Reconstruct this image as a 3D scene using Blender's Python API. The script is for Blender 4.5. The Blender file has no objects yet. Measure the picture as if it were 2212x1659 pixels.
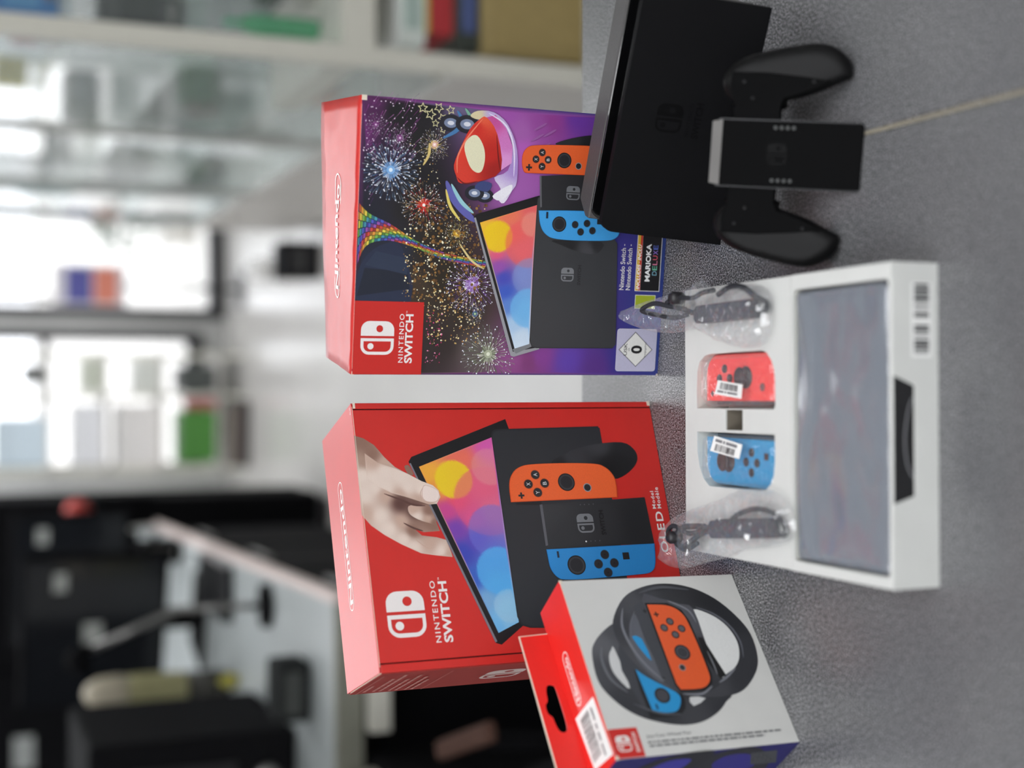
import bpy, bmesh, math, random
from mathutils import Vector, Matrix, geometry, noise
random.seed(7)
PI = math.pi
SC = bpy.context.scene
COL = SC.collection
CZ = 0.95                       # height of the shop counter above the floor

# ------------------------------------------------------------------ camera
PITCH = 0.397026                # looking down on the counter; the phone was held upright and the picture saved on its side
cam_data = bpy.data.cameras.new('camera')
cam = bpy.data.objects.new('camera', cam_data)
COL.objects.link(cam)
SC.camera = cam
cam_data.sensor_fit = 'HORIZONTAL'
cam_data.sensor_width = 36.0
cam_data.lens = 3055.995 / 2212 * 36.0
cam_data.clip_start = 0.05
cam_data.clip_end = 60
c_, s_ = math.cos(PITCH), math.sin(PITCH)
c_up = Vector((0, s_, c_)); c_right = Vector((1, 0, 0)); c_back = Vector((0, -c_, s_))
m3 = Matrix((-c_up, c_right, c_back)).transposed()
cam.matrix_world = Matrix.Translation((0, 0, CZ + 0.5303)) @ m3.to_4x4()
cam_data.dof.use_dof = True
cam_data.dof.focus_distance = 1.04
cam_data.dof.aperture_fstop = 2.9
cam_data.dof.aperture_blades = 0

# ------------------------------------------------------------------ world, exposure
world = bpy.data.worlds.new('daylight'); SC.world = world
world.use_nodes = True
bgn = world.node_tree.nodes['Background']
bgn.inputs['Color'].default_value = (0.93, 0.95, 1.0, 1)
bgn.inputs['Strength'].default_value = 3.0
SC.view_settings.view_transform = 'Standard'
SC.view_settings.look = 'None'
SC.view_settings.gamma = 1
SC.view_settings.use_curve_mapping = False
SC.view_settings.exposure = 0.0
LAMP = 11.0                     # radiance of the ceiling panels

# ------------------------------------------------------------------ helpers
def lin(c):
    c = c / 255.0
    return c / 12.92 if c <= 0.04045 else ((c + 0.055) / 1.055) ** 2.4
def rgb(t):
    return (lin(t[0]), lin(t[1]), lin(t[2]), 1.0)

MATS = {}
def mat(name, col, rough=0.5, metal=0.0, spec=0.5, var=0.06, scale=40.0, bump=0.0, bscale=400.0, coat=0.0, emit=None, estr=0.0):
    if name in MATS: return MATS[name]
    m = bpy.data.materials.new(name); m.use_nodes = True
    nt = m.node_tree; b = nt.nodes['Principled BSDF']
    c = rgb(col)
    tc = nt.nodes.new('ShaderNodeTexCoord')
    n = nt.nodes.new('ShaderNodeTexNoise'); n.inputs['Scale'].default_value = scale; n.inputs['Detail'].default_value = 3
    nt.links.new(tc.outputs['Object'], n.inputs['Vector'])
    r = nt.nodes.new('ShaderNodeValToRGB')
    r.color_ramp.elements[0].position = 0.3; r.color_ramp.elements[1].position = 0.7
    r.color_ramp.elements[0].color = (c[0]*(1-var), c[1]*(1-var), c[2]*(1-var), 1)
    r.color_ramp.elements[1].color = (min(1, c[0]*(1+var)), min(1, c[1]*(1+var)), min(1, c[2]*(1+var)), 1)
    nt.links.new(n.outputs['Fac'], r.inputs['Fac'])
    nt.links.new(r.outputs['Color'], b.inputs['Base Color'])
    b.inputs['Roughness'].default_value = rough
    b.inputs['Metallic'].default_value = metal
    b.inputs['Specular IOR Level'].default_value = spec
    b.inputs['Coat Weight'].default_value = coat
    b.inputs['Coat Roughness'].default_value = 0.15
    if bump:
        n2 = nt.nodes.new('ShaderNodeTexNoise'); n2.inputs['Scale'].default_value = bscale; n2.inputs['Detail'].default_value = 2
        nt.links.new(tc.outputs['Object'], n2.inputs['Vector'])
        bp = nt.nodes.new('ShaderNodeBump'); bp.inputs['Strength'].default_value = bump; bp.inputs['Distance'].default_value = 0.0006
        nt.links.new(n2.outputs['Fac'], bp.inputs['Height']); nt.links.new(bp.outputs['Normal'], b.inputs['Normal'])
    if emit:
        b.inputs['Emission Color'].default_value = rgb(emit); b.inputs['Emission Strength'].default_value = estr
    MATS[name] = m
    return m

def ink_mat(name, rough, spec=0.5, coat=0.0):
    """printed ink: colour comes from the print's own colour attribute"""
    m = bpy.data.materials.new(name); m.use_nodes = True
    nt = m.node_tree; b = nt.nodes['Principled BSDF']
    a = nt.nodes.new('ShaderNodeAttribute'); a.attribute_name = 'ink'
    tc = nt.nodes.new('ShaderNodeTexCoord')
    n = nt.nodes.new('ShaderNodeTexNoise'); n.inputs['Scale'].default_value = 2600; n.inputs['Detail'].default_value = 1
    nt.links.new(tc.outputs['Object'], n.inputs['Vector'])
    mr = nt.nodes.new('ShaderNodeMapRange'); mr.inputs['To Min'].default_value = 0.84; mr.inputs['To Max'].default_value = 1.16
    nt.links.new(n.outputs['Fac'], mr.inputs['Value'])
    mx = nt.nodes.new('ShaderNodeVectorMath'); mx.operation = 'SCALE'
    nt.links.new(a.outputs['Color'], mx.inputs[0]); nt.links.new(mr.outputs['Result'], mx.inputs['Scale'])
    nt.links.new(mx.outputs['Vector'], b.inputs['Base Color'])
    b.inputs['Roughness'].default_value = rough
    b.inputs['Specular IOR Level'].default_value = spec
    b.inputs['Coat Weight'].default_value = coat
    MATS[name] = m
    return m

def film_mat(name, tint=(235, 238, 242), body=0.10, gloss=0.35, rough=0.10, wr=60.0, shine=0.0, bump=0.7):
    """thin clear film or pane: mostly see-through, a little milky, with a glossy skin"""
    m = bpy.data.materials.new(name); m.use_nodes = True
    nt = m.node_tree; b = nt.nodes['Principled BSDF']; out = nt.nodes['Material Output']
    b.inputs['Base Color'].default_value = rgb(tint); b.inputs['Roughness'].default_value = rough
    b.inputs['Specular IOR Level'].default_value = 0.9
    tr = nt.nodes.new('ShaderNodeBsdfTransparent')
    lw = nt.nodes.new('ShaderNodeLayerWeight'); lw.inputs['Blend'].default_value = 0.45
    mr = nt.nodes.new('ShaderNodeMapRange'); mr.inputs['To Min'].default_value = body; mr.inputs['To Max'].default_value = body + gloss
    nt.links.new(lw.outputs['Facing'], mr.inputs['Value'])
    tc = nt.nodes.new('ShaderNodeTexCoord'); n = nt.nodes.new('ShaderNodeTexNoise')
    n.inputs['Scale'].default_value = wr; n.inputs['Detail'].default_value = 3; n.inputs['Distortion'].default_value = 1.5
    nt.links.new(tc.outputs['Object'], n.inputs['Vector'])
    bp = nt.nodes.new('ShaderNodeBump'); bp.inputs['Strength'].default_value = bump; bp.inputs['Distance'].default_value = 0.004
    nt.links.new(n.outputs['Fac'], bp.inputs['Height']); nt.links.new(bp.outputs['Normal'], b.inputs['Normal'])
    mx = nt.nodes.new('ShaderNodeMixShader')
    nt.links.new(mr.outputs['Result'], mx.inputs[0]); nt.links.new(tr.outputs[0], mx.inputs[1]); nt.links.new(b.outputs[0], mx.inputs[2])
    last = mx.outputs[0]
    if shine:
        gl = nt.nodes.new('ShaderNodeBsdfAnisotropic'); gl.inputs['Roughness'].default_value = rough*0.8; gl.inputs['Color'].default_value = (1, 1, 1, 1)
        nt.links.new(bp.outputs['Normal'], gl.inputs['Normal'])
        m2 = nt.nodes.new('ShaderNodeMixShader'); m2.inputs[0].default_value = shine
        nt.links.new(last, m2.inputs[1]); nt.links.new(gl.outputs[0], m2.inputs[2]); last = m2.outputs[0]
    nt.links.new(last, out.inputs['Surface'])
    MATS[name] = m
    return m

class MB:
    """collects shapes (in metres) and links them as ONE mesh object"""
    def __init__(s): s.v = []; s.f = []; s.m = []; s.sm = []
    def add(s, vs, fs, mi=0, smooth=False):
        o = len(s.v); s.v += [tuple(q) for q in vs]
        for q in fs: s.f.append([i + o for i in q]); s.m.append(mi); s.sm.append(smooth)
        return s
    def box(s, x0, x1, y0, y1, z0, z1, mi=0):
        return s.add([(x0,y0,z0),(x1,y0,z0),(x1,y1,z0),(x0,y1,z0),(x0,y0,z1),(x1,y0,z1),(x1,y1,z1),(x0,y1,z1)],
                     [(3,2,1,0),(4,5,6,7),(0,1,5,4),(1,2,6,5),(2,3,7,6),(3,0,4,7)], mi)
    def prism(s, pts, z0, z1, holes=(), mi=0, fn=None):
        """outline in x,y raised from z0 to z1, with holes; fn maps (x,y,z) to a point"""
        fn = fn or (lambda x, y, z: (x, y, z))
        loops = [list(pts)] + [list(h) for h in holes]
        flat = [q for l in loops for q in l]
        tris = geometry.tessellate_polygon([[Vector((q[0], q[1], 0)) for q in l] for l in loops])
        n = len(flat)
        vs = [fn(q[0], q[1], z1) for q in flat] + [fn(q[0], q[1], z0) for q in flat]
        fs = [tuple(t) for t in tris] + [tuple(i + n for i in reversed(t)) for t in tris]
        o = 0
        for l in loops:
            k = len(l)
            for i in range(k):
                j = (i + 1) % k
                fs.append((o+i, o+j, n+o+j, n+o+i))
            o += k
        return s.add(vs, fs, mi)
    def lathe(s, prof, n=20, c=(0,0,0), mi=0, smooth=True):
        vs = []; fs = []
        for r, z in prof:
            for k in range(n):
                a = 2*PI*k/n; vs.append((c[0]+r*math.cos(a), c[1]+r*math.sin(a), c[2]+z))
        for i in range(len(prof)-1):
            for k in range(n):
                j = (k+1) % n; fs.append((i*n+k, i*n+j, (i+1)*n+j, (i+1)*n+k))
        fs.append(tuple(range(n))[::-1]); fs.append(tuple(range((len(prof)-1)*n, len(prof)*n)))
        return s.add(vs, fs, mi, smooth)
    def tube(s, path, r, n=8, mi=0, closed=False):
        P = [Vector(q) for q in path]; vs = []; fs = []; k = len(P)
        for i, q in enumerate(P):
            a = P[(i-1) % k] if (closed or i > 0) else q; b = P[(i+1) % k] if (closed or i < k-1) else q
            t = (b - a); t = t.normalized() if t.length > 1e-9 else Vector((0,0,1))
            u = t.cross(Vector((0,0,1)));  u = u.normalized() if u.length > 1e-3 else t.cross(Vector((1,0,0))).normalized()
            w = t.cross(u); rr = r[i] if isinstance(r, (list, tuple)) else r
            for j in range(n):
                an = 2*PI*j/n; vs.append(tuple(q + u*math.cos(an)*rr + w*math.sin(an)*rr))
        for i in range(k if closed else k-1):
            i2 = (i+1) % k
            for j in range(n):
                j2 = (j+1) % n; fs.append((i*n+j, i*n+j2, i2*n+j2, i2*n+j))
        if not closed: fs.append(tuple(range(n))[::-1]); fs.append(tuple(range((k-1)*n, k*n)))
        return s.add(vs, fs, mi, True)
    def build(s, name, mats, parent=None, bevel=0.0, seg=2, loc=None, rot=None, smooth=False):
        me = bpy.data.meshes.new(name); me.from_pydata(s.v, [], s.f)
        mats = mats if isinstance(mats, (list, tuple)) else [mats]
        for m in mats: me.materials.append(m)
        for p, mi, sm in zip(me.polygons, s.m, s.sm): p.material_index = mi; p.use_smooth = sm or smooth
        bm = bmesh.new(); bm.from_mesh(me)
        bmesh.ops.recalc_face_normals(bm, faces=bm.faces)
        if bevel:
            es = [e for e in bm.edges if len(e.link_faces) == 2 and e.calc_face_angle(0) > 0.5]
            bmesh.ops.bevel(bm, geom=es, offset=bevel, segments=seg, profile=0.5, affect='EDGES', clamp_overlap=True)
        bm.to_mesh(me); bm.free()
        return link(name, me, parent, loc, rot)

def link(name, me, parent=None, loc=None, rot=None):
    o = bpy.data.objects.new(name, me); COL.objects.link(o)
    if parent: o.parent = parent
    if loc: o.location = loc
    if rot: o.rotation_euler = rot
    return o
def tag(o, label, cat, group=None):
    o['label'] = label; o['category'] = cat
    if group: o['group'] = group
    return o
def thing(name, label, cat, loc=(0,0,0), rz=0.0, group=None):
    o = bpy.data.objects.new(name, None); COL.objects.link(o); o.empty_display_size = 0.02
    o.location = loc; o.rotation_euler = (0, 0, rz)
    return tag(o, label, cat, group)
def struct(o): o['kind'] = 'structure'; return o

def smooth_loop(pts, k=4):
    """closed Catmull-Rom through the points"""
    n = len(pts); out = []
    for i in range(n):
        p0, p1, p2, p3 = [pts[(i+j-1) % n] for j in range(4)]
        for q in range(k):
            t = q / k
            out.append(tuple(0.5*((2*p1[d]) + (-p0[d]+p2[d])*t + (2*p0[d]-5*p1[d]+4*p2[d]-p3[d])*t*t + (-p0[d]+3*p1[d]-3*p2[d]+p3[d])*t**3) for d in range(len(p1))))
    return out
def smooth_path(pts, k=6):
    out = []; n = len(pts)
    for i in range(n-1):
        p0 = pts[max(0,i-1)]; p1 = pts[i]; p2 = pts[i+1]; p3 = pts[min(n-1,i+2)]
        for q in range(k):
            t = q / k
            out.append(tuple(0.5*((2*p1[d]) + (-p0[d]+p2[d])*t + (2*p0[d]-5*p1[d]+4*p2[d]-p3[d])*t*t + (-p0[d]+3*p1[d]-3*p2[d]+p3[d])*t**3) for d in range(len(p1))))
    out.append(tuple(pts[-1])); return out
def soft(pts, sharp, k=3):
    """round an outline by corner cutting, except at the sharp corners"""
    q = [(p, i in sharp) for i, p in enumerate(pts)]
    for _ in range(k):
        r = []; n = len(q)
        for i, (p, hard) in enumerate(q):
            if hard: r.append((p, True)); continue
            for o, _h in (q[i-1], q[(i+1) % n]): r.append(((p[0]*.75+o[0]*.25, p[1]*.75+o[1]*.25), False))
        q = r
    return [p for p, _h in q]
def disc(cx, cy, r, n=24, ry=None):
    ry = ry or r
    return [(cx + r*math.cos(2*PI*i/n), cy + ry*math.sin(2*PI*i/n)) for i in range(n)]
def rrect(x0, y0, x1, y1, r, n=5, corners=(1,1,1,1)):
    """rounded rectangle; corners: bottom-left, bottom-right, top-right, top-left"""
    out = []
    for (cx, cy, a0, on, px, py) in ((x0+r,y0+r,PI,corners[0],x0,y0),(x1-r,y0+r,1.5*PI,corners[1],x1,y0),(x1-r,y1-r,0,corners[2],x1,y1),(x0+r,y1-r,PI/2,corners[3],x0,y1)):
        if on: out += [(cx + r*math.cos(a0+PI/2*i/n), cy + r*math.sin(a0+PI/2*i/n)) for i in range(n+1)]
        else: out.append((px, py))
    return out
def inside(p, poly):
    r = False; n = len(poly); j = n-1
    for i in range(n):
        if (poly[i][1] > p[1]) != (poly[j][1] > p[1]) and p[0] < (poly[j][0]-poly[i][0])*(p[1]-poly[i][1])/(poly[j][1]-poly[i][1])+poly[i][0]: r = not r
        j = i
    return r
def edge_dist(p, poly):
    d = 1e9; n = len(poly)
    for i in range(n):
        a = poly[i]; b = poly[(i+1) % n]; vx, vy = b[0]-a[0], b[1]-a[1]; L = vx*vx+vy*vy
        t = max(0, min(1, ((p[0]-a[0])*vx+(p[1]-a[1])*vy)/L)) if L > 0 else 0
        d = min(d, math.hypot(p[0]-a[0]-t*vx, p[1]-a[1]-t*vy))
    return d
def fill(poly, step):
    """triangulated outline with an inner grid: (points, triangles, number of outline points)"""
    xs = [q[0] for q in poly]; ys = [q[1] for q in poly]; pts = [Vector((q[0], q[1])) for q in poly]; n = len(pts)
    y = min(ys) + step*0.5; row = 0
    while y < max(ys):
        x = min(xs) + step*(0.5 if row % 2 else 0.0)
        while x < max(xs):
            if inside((x, y), poly) and edge_dist((x, y), poly) > step*0.45: pts.append(Vector((x, y)))
            x += step
        y += step*0.87; row += 1
    r = geometry.delaunay_2d_cdt(pts, [(i, (i+1) % n) for i in range(n)], [], 1, 1e-9)
    return [(q.x, q.y) for q in r[0]], [tuple(t) for t in r[2]], poly
def inflate(mb, poly, step, front, back, rf, rb, fn=None, mi=0, wob=None):
    """closed cushion over an outline: front/back heights reached rf/rb inside the rim"""
    fn = fn or (lambda x, y, z: (x, y, z))
    P, T, _ = fill(poly, step)
    D = [edge_dist(q, poly) for q in P]
    cap = lambda d, R, H: H*math.sqrt(max(0.0, 1-(1-min(d/R, 1))**2))
    rim = [d < 1e-7 or d < step*1e-3 for d in D]
    top = []; bot = []; vs = []
    for q, d, r in zip(P, D, rim):
        w = wob(q[0], q[1]) if (wob and not r) else 0.0
        top.append(len(vs)); vs.append(fn(q[0], q[1], cap(d, rf, front) + w))
        if r: bot.append(top[-1])
        else: bot.append(len(vs)); vs.append(fn(q[0], q[1], -cap(d, rb, back) + w*0.5))
    fs = [tuple(top[i] for i in t) for t in T] + [tuple(bot[i] for i in reversed(t)) for t in T]
    return mb.add(vs, fs, mi, True)

class Print:
    """flat print on a face; coordinates in millimetres on that face, colours in the 'ink' attribute"""
    STEP = 0.000012
    def __init__(s): s.v = []; s.f = []; s.c = []; s.k = 0
    def layer(s): s.k += 1; return s.k*s.STEP
    def tris(s, pts, fs, cols, z):
        o = len(s.v); s.v += [(q[0]*0.001, q[1]*0.001, z) for q in pts]; s.c += cols
        s.f += [tuple(i+o for i in t) for t in fs]
    def poly(s, pts, col, holes=(), smooth=0, z=None):
        loops = [list(pts)] + [list(h) for h in holes]
        if smooth: loops = [smooth_loop(l, smooth) for l in loops]
        t = geometry.tessellate_polygon([[Vector((q[0], q[1], 0)) for q in l] for l in loops])
        flat = [q for l in loops for q in l]
        s.tris(flat, t, [rgb(col)]*len(flat), s.layer() if z is None else z); return s
    def shade(s, pts, fn, step, smooth=0, z=None):
        if smooth: pts = smooth_loop(pts, smooth)
        P, T, _ = fill(pts, step)
        s.tris(P, T, [rgb(fn(q[0], q[1])) for q in P], s.layer() if z is None else z); return s
    def text(s, string, x0, y0, x1, y1, col, bold=0.02, turn=0, space=1.0, shear=0.0):
        """lettering fitted to the rectangle; turn=1 reads downwards"""
        cu = bpy.data.curves.new('lettering', 'FONT'); cu.body = string; cu.size = 1.0; cu.offset = bold; cu.space_character = space; cu.shear = shear; cu.resolution_u = 3
        ob = bpy.data.objects.new('lettering', cu); COL.objects.link(ob)
        dg = bpy.context.evaluated_depsgraph_get(); me = ob.evaluated_get(dg).to_mesh()
        P = [(v.co.x, v.co.y) for v in me.vertices]; F = [tuple(p.vertices) for p in me.polygons]
        ob.evaluated_get(dg).to_mesh_clear(); bpy.data.objects.remove(ob); bpy.data.curves.remove(cu)
        ax, bx = min(q[0] for q in P), max(q[0] for q in P); ay, by = min(q[1] for q in P), max(q[1] for q in P)
        Q = []
        for x, y in P:
            u = (x-ax)/(bx-ax); w = (y-ay)/(by-ay)
            if turn: Q.append((x0 + w*(x1-x0), y1 - u*(y1-y0)))
            else: Q.append((x0 + u*(x1-x0), y0 + w*(y1-y0)))
        s.tris(Q, F, [rgb(col)]*len(Q), s.layer()); return s
    def stroke(s, path, w, col, k=6):
        q = smooth_path(path, k); L = []; R = []; n = len(q)
        for i in range(n):
            a, b = q[max(0, i-1)], q[min(n-1, i+1)]; dx, dy = b[0]-a[0], b[1]-a[1]; l = math.hypot(dx, dy) or 1
            e = w*0.5*math.sin(PI*(i+0.35)/(n-0.3))**0.6; L.append((q[i][0]-dy/l*e, q[i][1]+dx/l*e)); R.append((q[i][0]+dy/l*e, q[i][1]-dx/l*e))
        s.tris(L+R, [(i, i+1, n+i+1, n+i) for i in range(n-1)], [rgb(col)]*(2*n), s.layer()); return s
    def mark(s, x0, y0, x1, y1, col):
        """the two-controller mark: outlined left half with a dot, solid right half with a hole"""
        w, h = x1-x0, y1-y0; r = 0.26*w; z = s.layer()
        s.poly(rrect(x0, y0, x0+0.49*w, y1, r, 6, (1,0,0,1)), col, [rrect(x0+0.09*w, y0+0.09*h, x0+0.40*w, y1-0.09*h, r*0.66, 6, (1,0,0,1))], z=z)
        s.poly(disc(x0+0.25*w, y0+0.70*h, 0.095*w, 20), col, z=z)
        s.poly(rrect(x0+0.56*w, y0, x1, y1, r, 6, (0,1,1,0)), col, [disc(x0+0.775*w, y0+0.44*h, 0.105*w, 20)], z=z); return s
    def oval_name(s, x0, y0, x1, y1, col, string, stroke):
        h = y1-y0; z = s.layer()
        s.poly(rrect(x0, y0, x1, y1, h*0.499, 10), col, [rrect(x0+stroke, y0+stroke, x1-stroke, y1-stroke, h*0.499-stroke, 10)], z=z)
        s.text(string, x0+h*0.40, y0+h*0.19, x1-h*0.48, y1-h*0.19, col, 0.02); return s
    def build(s, name, material, parent, face='front', off=(0,0,0), lift=0.0001):
        me = bpy.data.meshes.new(name); me.from_pydata(s.v, [], s.f); me.materials.append(material)
        a = me.color_attributes.new('ink', 'FLOAT_COLOR', 'POINT')
        for i, c in enumerate(s.c): a.data[i].color = c
        bm = bmesh.new(); bm.from_mesh(me)
        for f_ in bm.faces:
            if f_.normal.z < 0: f_.normal_flip()
        bm.to_mesh(me); bm.free()
        o = link(name, me, parent)
        if face == 'front': o.rotation_euler = (PI/2, 0, 0); o.location = (off[0], off[1]-lift, off[2])
        elif face == 'left': o.rotation_euler = (PI/2, 0, -PI/2); o.location = (off[0]-lift, off[1], off[2])
        else: o.location = (off[0], off[1], off[2]+lift)
        return o

def blend(samples, discs=()):
    """print colour from scattered samples (x,y,(r,g,b)) and soft discs (x,y,r,(r,g,b),strength)"""
    def fn(x, y):
        w = 0; c = [0,0,0]
        for sx, sy, sc in samples:
            k = 1.0/((sx-x)**2+(sy-y)**2+2.0)**1.6; w += k
            for i in range(3): c[i] += k*sc[i]
        c = [q/w for q in c]
        for dx, dy, r, dc, st in discs:
            d = math.hypot(dx-x, dy-y); k = st*max(0, min(1, (r-d)/1.2+0.5))
            c = [c[i]*(1-k)+dc[i]*k for i in range(3)]
        return c
    return fn
# outlines of the printed pictures, millimetres on their carton faces
A = {}
A['r_hand']=[(169.8,243.4),(167.6,236.7),(162.5,229.4),(153.1,222.6),(145.6,215.6),(140.0,206.3),(134.4,196.9),(131.0,188.7),(126.9,184.8),(122.1,184.0),(117.1,187.4),(116.4,191.5),(109.9,191.4),(102.9,189.1),(97.0,187.6),(96.6,199.7),(99.4,206.4),(94.3,201.4),(92.5,190.3),(90.2,183.5),(81.1,181.0),(77.6,180.4),(79.2,191.8),(81.4,203.5),(88.6,217.4),(95.9,229.0),(103.0,237.9),(111.0,244.0),(142.2,243.6)]
A['r_thumb']=[(156.2,237.0),(148.9,227.9),(144.4,215.7),(140.0,206.3),(134.4,196.9),(131.0,188.7),(126.9,184.8),(122.1,184.0),(117.1,187.4),(116.7,193.2),(119.8,201.4),(123.2,210.9),(126.2,220.4),(131.4,229.7),(137.9,237.4)]
A['r_nail']=[(130.5,195.6),(129.7,190.3),(126.7,185.6),(122.4,185.1),(119.0,187.9),(119.2,194.3),(122.8,197.4)]
A['r_gap']=[(145.7,208.5),(146.8,205.6),(144.2,203.7),(139.2,202.1),(140.0,206.3)]
A['r_fing']=[(116.1,208.8),(116.6,201.7),(115.3,191.9),(102.2,189.2),(103.1,194.7),(106.2,202.9),(110.5,208.7)]
A['r_tab']=[(149.2,204.9),(152.8,202.3),(181.1,124.7),(143.9,116.6),(26.0,132.8),(12.9,152.3),(14.5,156.7)]
A['r_edge']=[(147.8,204.5),(148.2,203.3),(15.5,155.2),(14.8,156.7)]
A['r_scr']=[(145.2,197.4),(166.8,137.7),(27.9,136.9),(21.3,153.4)]
A['r_dock']=[(168.8,137.9),(171.7,136.6),(173.1,133.1),(174.4,48.4),(118.5,47.9),(54.2,46.5),(18.0,53.0),(23.3,128.9),(25.5,135.1),(31.7,137.6)]
A['r_handle']=[(145.3,93.2),(154.9,75.2),(159.9,53.6),(161.0,30.6),(155.9,21.7),(149.0,19.2),(142.1,22.6),(135.0,32.0),(131.9,42.3),(139.5,47.4),(143.0,69.2)]
A['r_or']=[(116.2,129.9),(128.1,129.9),(136.1,127.6),(142.8,121.3),(145.6,109.4),(145.0,56.1),(141.1,47.2),(134.1,41.9),(127.3,41.2),(117.1,42.2)]
A['r_rail']=[(115.8,125.9),(116.1,105.4),(113.4,105.5),(114.1,125.9)]
A['r_grip']=[(113.6,107.3),(116.6,19.1),(80.1,17.8),(80.6,106.2)]
A['r_gstrip']=[(113.6,107.3),(113.9,105.1),(82.7,105.3),(82.2,107.3)]
A['r_bl']=[(79.6,107.5),(80.1,17.8),(62.9,19.9),(58.1,24.4),(57.0,31.0),(55.5,97.2),(59.3,103.4),(65.8,106.9),(74.2,107.2)]
A['r_orb']=[(136.8,107.2),(129.7,113.9),(130.0,100.7),(123.0,107.4),(130.3,82.8),(125.6,66.2),(121.0,120.9)]
A['r_blb']=[(73.5,60.9),(66.7,67.3),(66.8,54.2),(59.9,60.6),(66.7,85.2),(71.6,43.7),(75.3,98.8)]
A['r_led']=[(84.2,74.2),(84.3,70.3),(84.3,66.7),(84.3,62.9),(112.5,74.2),(112.5,70.8),(112.5,67.1),(112.6,63.5)]
A['r_glogo']=[(90.8,65.6),(105.4,77.7)]
A['r_gtxt']=[(88.5,56.2),(107.7,57.7)]
A['r_logo']=[(22.9,205.9),(55.2,233.5)]
A['r_t1']=[(17.7,196.2),(61.2,199.5)]
A['r_t2']=[(17.4,187.7),(62.0,194.1)]
A['r_oled']=[(72.9,8.6),(105.4,11.3)]
A['r_m1']=[(107.2,10.7),(121.3,12.4)]
A['r_m2']=[(107.5,6.3),(124.2,6.9)]
A['r_groL']=[(6.2,243.5),(6.4,147.9)]
A['r_groR']=[(189.3,243.8),(191.2,5.2)]
A['rt_logo']=[(54.0,42.9),(149.6,53.8)]
A['b_sq']=[(52.9,249.2),(52.4,194.6),(-0.3,194.6),(0.3,247.8)]
A['b_logo']=[(14.3,216.1),(38.2,241.2)]
A['b_t1']=[(8.7,208.8),(43.9,213.7)]
A['b_t2']=[(8.3,202.1),(44.9,209.1)]
A['b_burst']=[(145.4,223.7),(68.8,156.9),(13.9,144.6),(177.1,239.9),(37.6,192.3),(126.4,195.4),(104.0,172.4)]
A['b_bg']=[(183.3,240.1),(184.6,220.3),(192.3,200.4),(191.6,173.0),(190.2,138.0),(188.7,102.1),(194.1,80.4),(76.1,230.4),(89.5,213.2),(114.2,238.2),(90.1,196.9),(24.4,180.6),(17.9,152.0),(11.3,122.6),(14.1,100.6),(11.4,77.9),(11.6,29.2),(26.0,2.7),(95.4,33.8),(96.3,7.4),(145.8,239.0),(165.2,122.6),(137.3,128.5),(166.7,204.9),(170.4,247.6),(63.8,201.5)]
A['b_road']=[(121.4,249.2),(77.5,248.1),(114.2,238.2),(91.2,239.5),(107.2,221.9),(95.6,224.3),(96.4,202.6),(91.8,204.5),(88.6,180.2),(84.0,182.1),(83.7,147.6),(78.4,148.8)]
A['b_dark']=[(53.7,246.9),(73.1,245.0),(86.2,237.4),(93.6,225.5),(92.1,213.3),(53.2,204.6)]
A['b_k1']=[(151.8,176.7),(164.9,172.0),(178.1,165.6),(184.9,158.9),(186.9,153.4),(175.3,144.4),(149.9,140.2),(140.9,157.1),(138.9,171.0),(144.1,174.7)]
A['b_k2']=[(186.9,153.4),(189.0,146.5),(179.9,137.6),(167.3,132.0),(155.5,132.2),(149.9,140.2),(175.3,144.4)]
A['b_k3']=[(187.0,165.9),(191.0,160.5),(190.8,147.9),(182.6,136.3),(164.9,128.3),(142.7,127.3),(135.9,130.6),(126.4,136.6),(128.9,141.0),(136.8,139.9),(144.4,145.2),(150.1,134.8),(167.3,132.0),(181.1,139.0),(187.6,147.8),(184.9,158.9)]
A['b_k4']=[(165.0,169.5),(172.3,165.3),(173.3,159.8),(165.9,154.6),(156.9,153.2),(148.4,155.3),(147.5,160.1),(152.4,165.2)]
A['b_kw']=[(180.3,181.5),(182.9,170.6),(129.7,151.7),(130.6,159.5),(124.3,184.3),(172.2,198.3)]
A['b_sm1']=[(111.3,185.2),(116.1,178.4),(108.2,165.6),(100.5,159.6),(92.3,169.2),(92.0,177.5),(97.0,184.7)]
A['b_sm2']=[(175.6,205.2),(178.1,194.5),(168.0,183.2),(157.8,182.8),(155.9,193.7),(163.0,203.4)]
A['b_sm3']=[(47.4,163.1),(58.2,153.6),(51.7,144.8),(38.3,138.4),(37.6,144.2),(43.5,154.4)]
A['b_sm4']=[(113.8,247.4),(115.7,234.2),(103.4,221.8),(91.6,226.8),(95.3,233.6),(103.8,244.5)]
A['b_glide']=[(64.3,193.2),(45.9,173.0),(32.0,162.5),(30.9,175.2),(43.1,182.7)]
A['b_tab']=[(115.2,159.8),(117.4,157.5),(133.3,108.8),(127.9,104.5),(21.0,99.1),(19.6,103.8),(14.0,122.8),(14.3,125.0)]
A['b_silver']=[(114.7,159.5),(115.0,158.1),(17.4,123.6),(21.0,102.4),(19.6,102.3),(13.7,122.7),(14.5,125.3)]
A['b_scr']=[(111.5,154.7),(126.3,110.3),(23.4,110.7),(19.8,122.3)]
A['b_dock']=[(127.6,110.4),(131.0,110.2),(133.1,107.8),(134.7,73.2),(100.6,43.2),(22.9,39.5),(20.8,41.4),(20.3,105.1),(21.7,108.9),(25.8,110.6),(79.4,111.0)]
A['b_hand2']=[(171.1,98.1),(175.0,90.2),(178.9,74.2),(179.8,60.8),(174.8,49.9),(165.6,47.9),(159.5,59.6),(170.6,76.7)]
A['b_grip']=[(147.6,109.2),(153.8,41.1),(124.2,36.2),(123.0,107.3)]
A['b_gstrip']=[(147.5,109.5),(147.6,108.1),(124.9,106.4),(124.8,107.8)]
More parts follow.
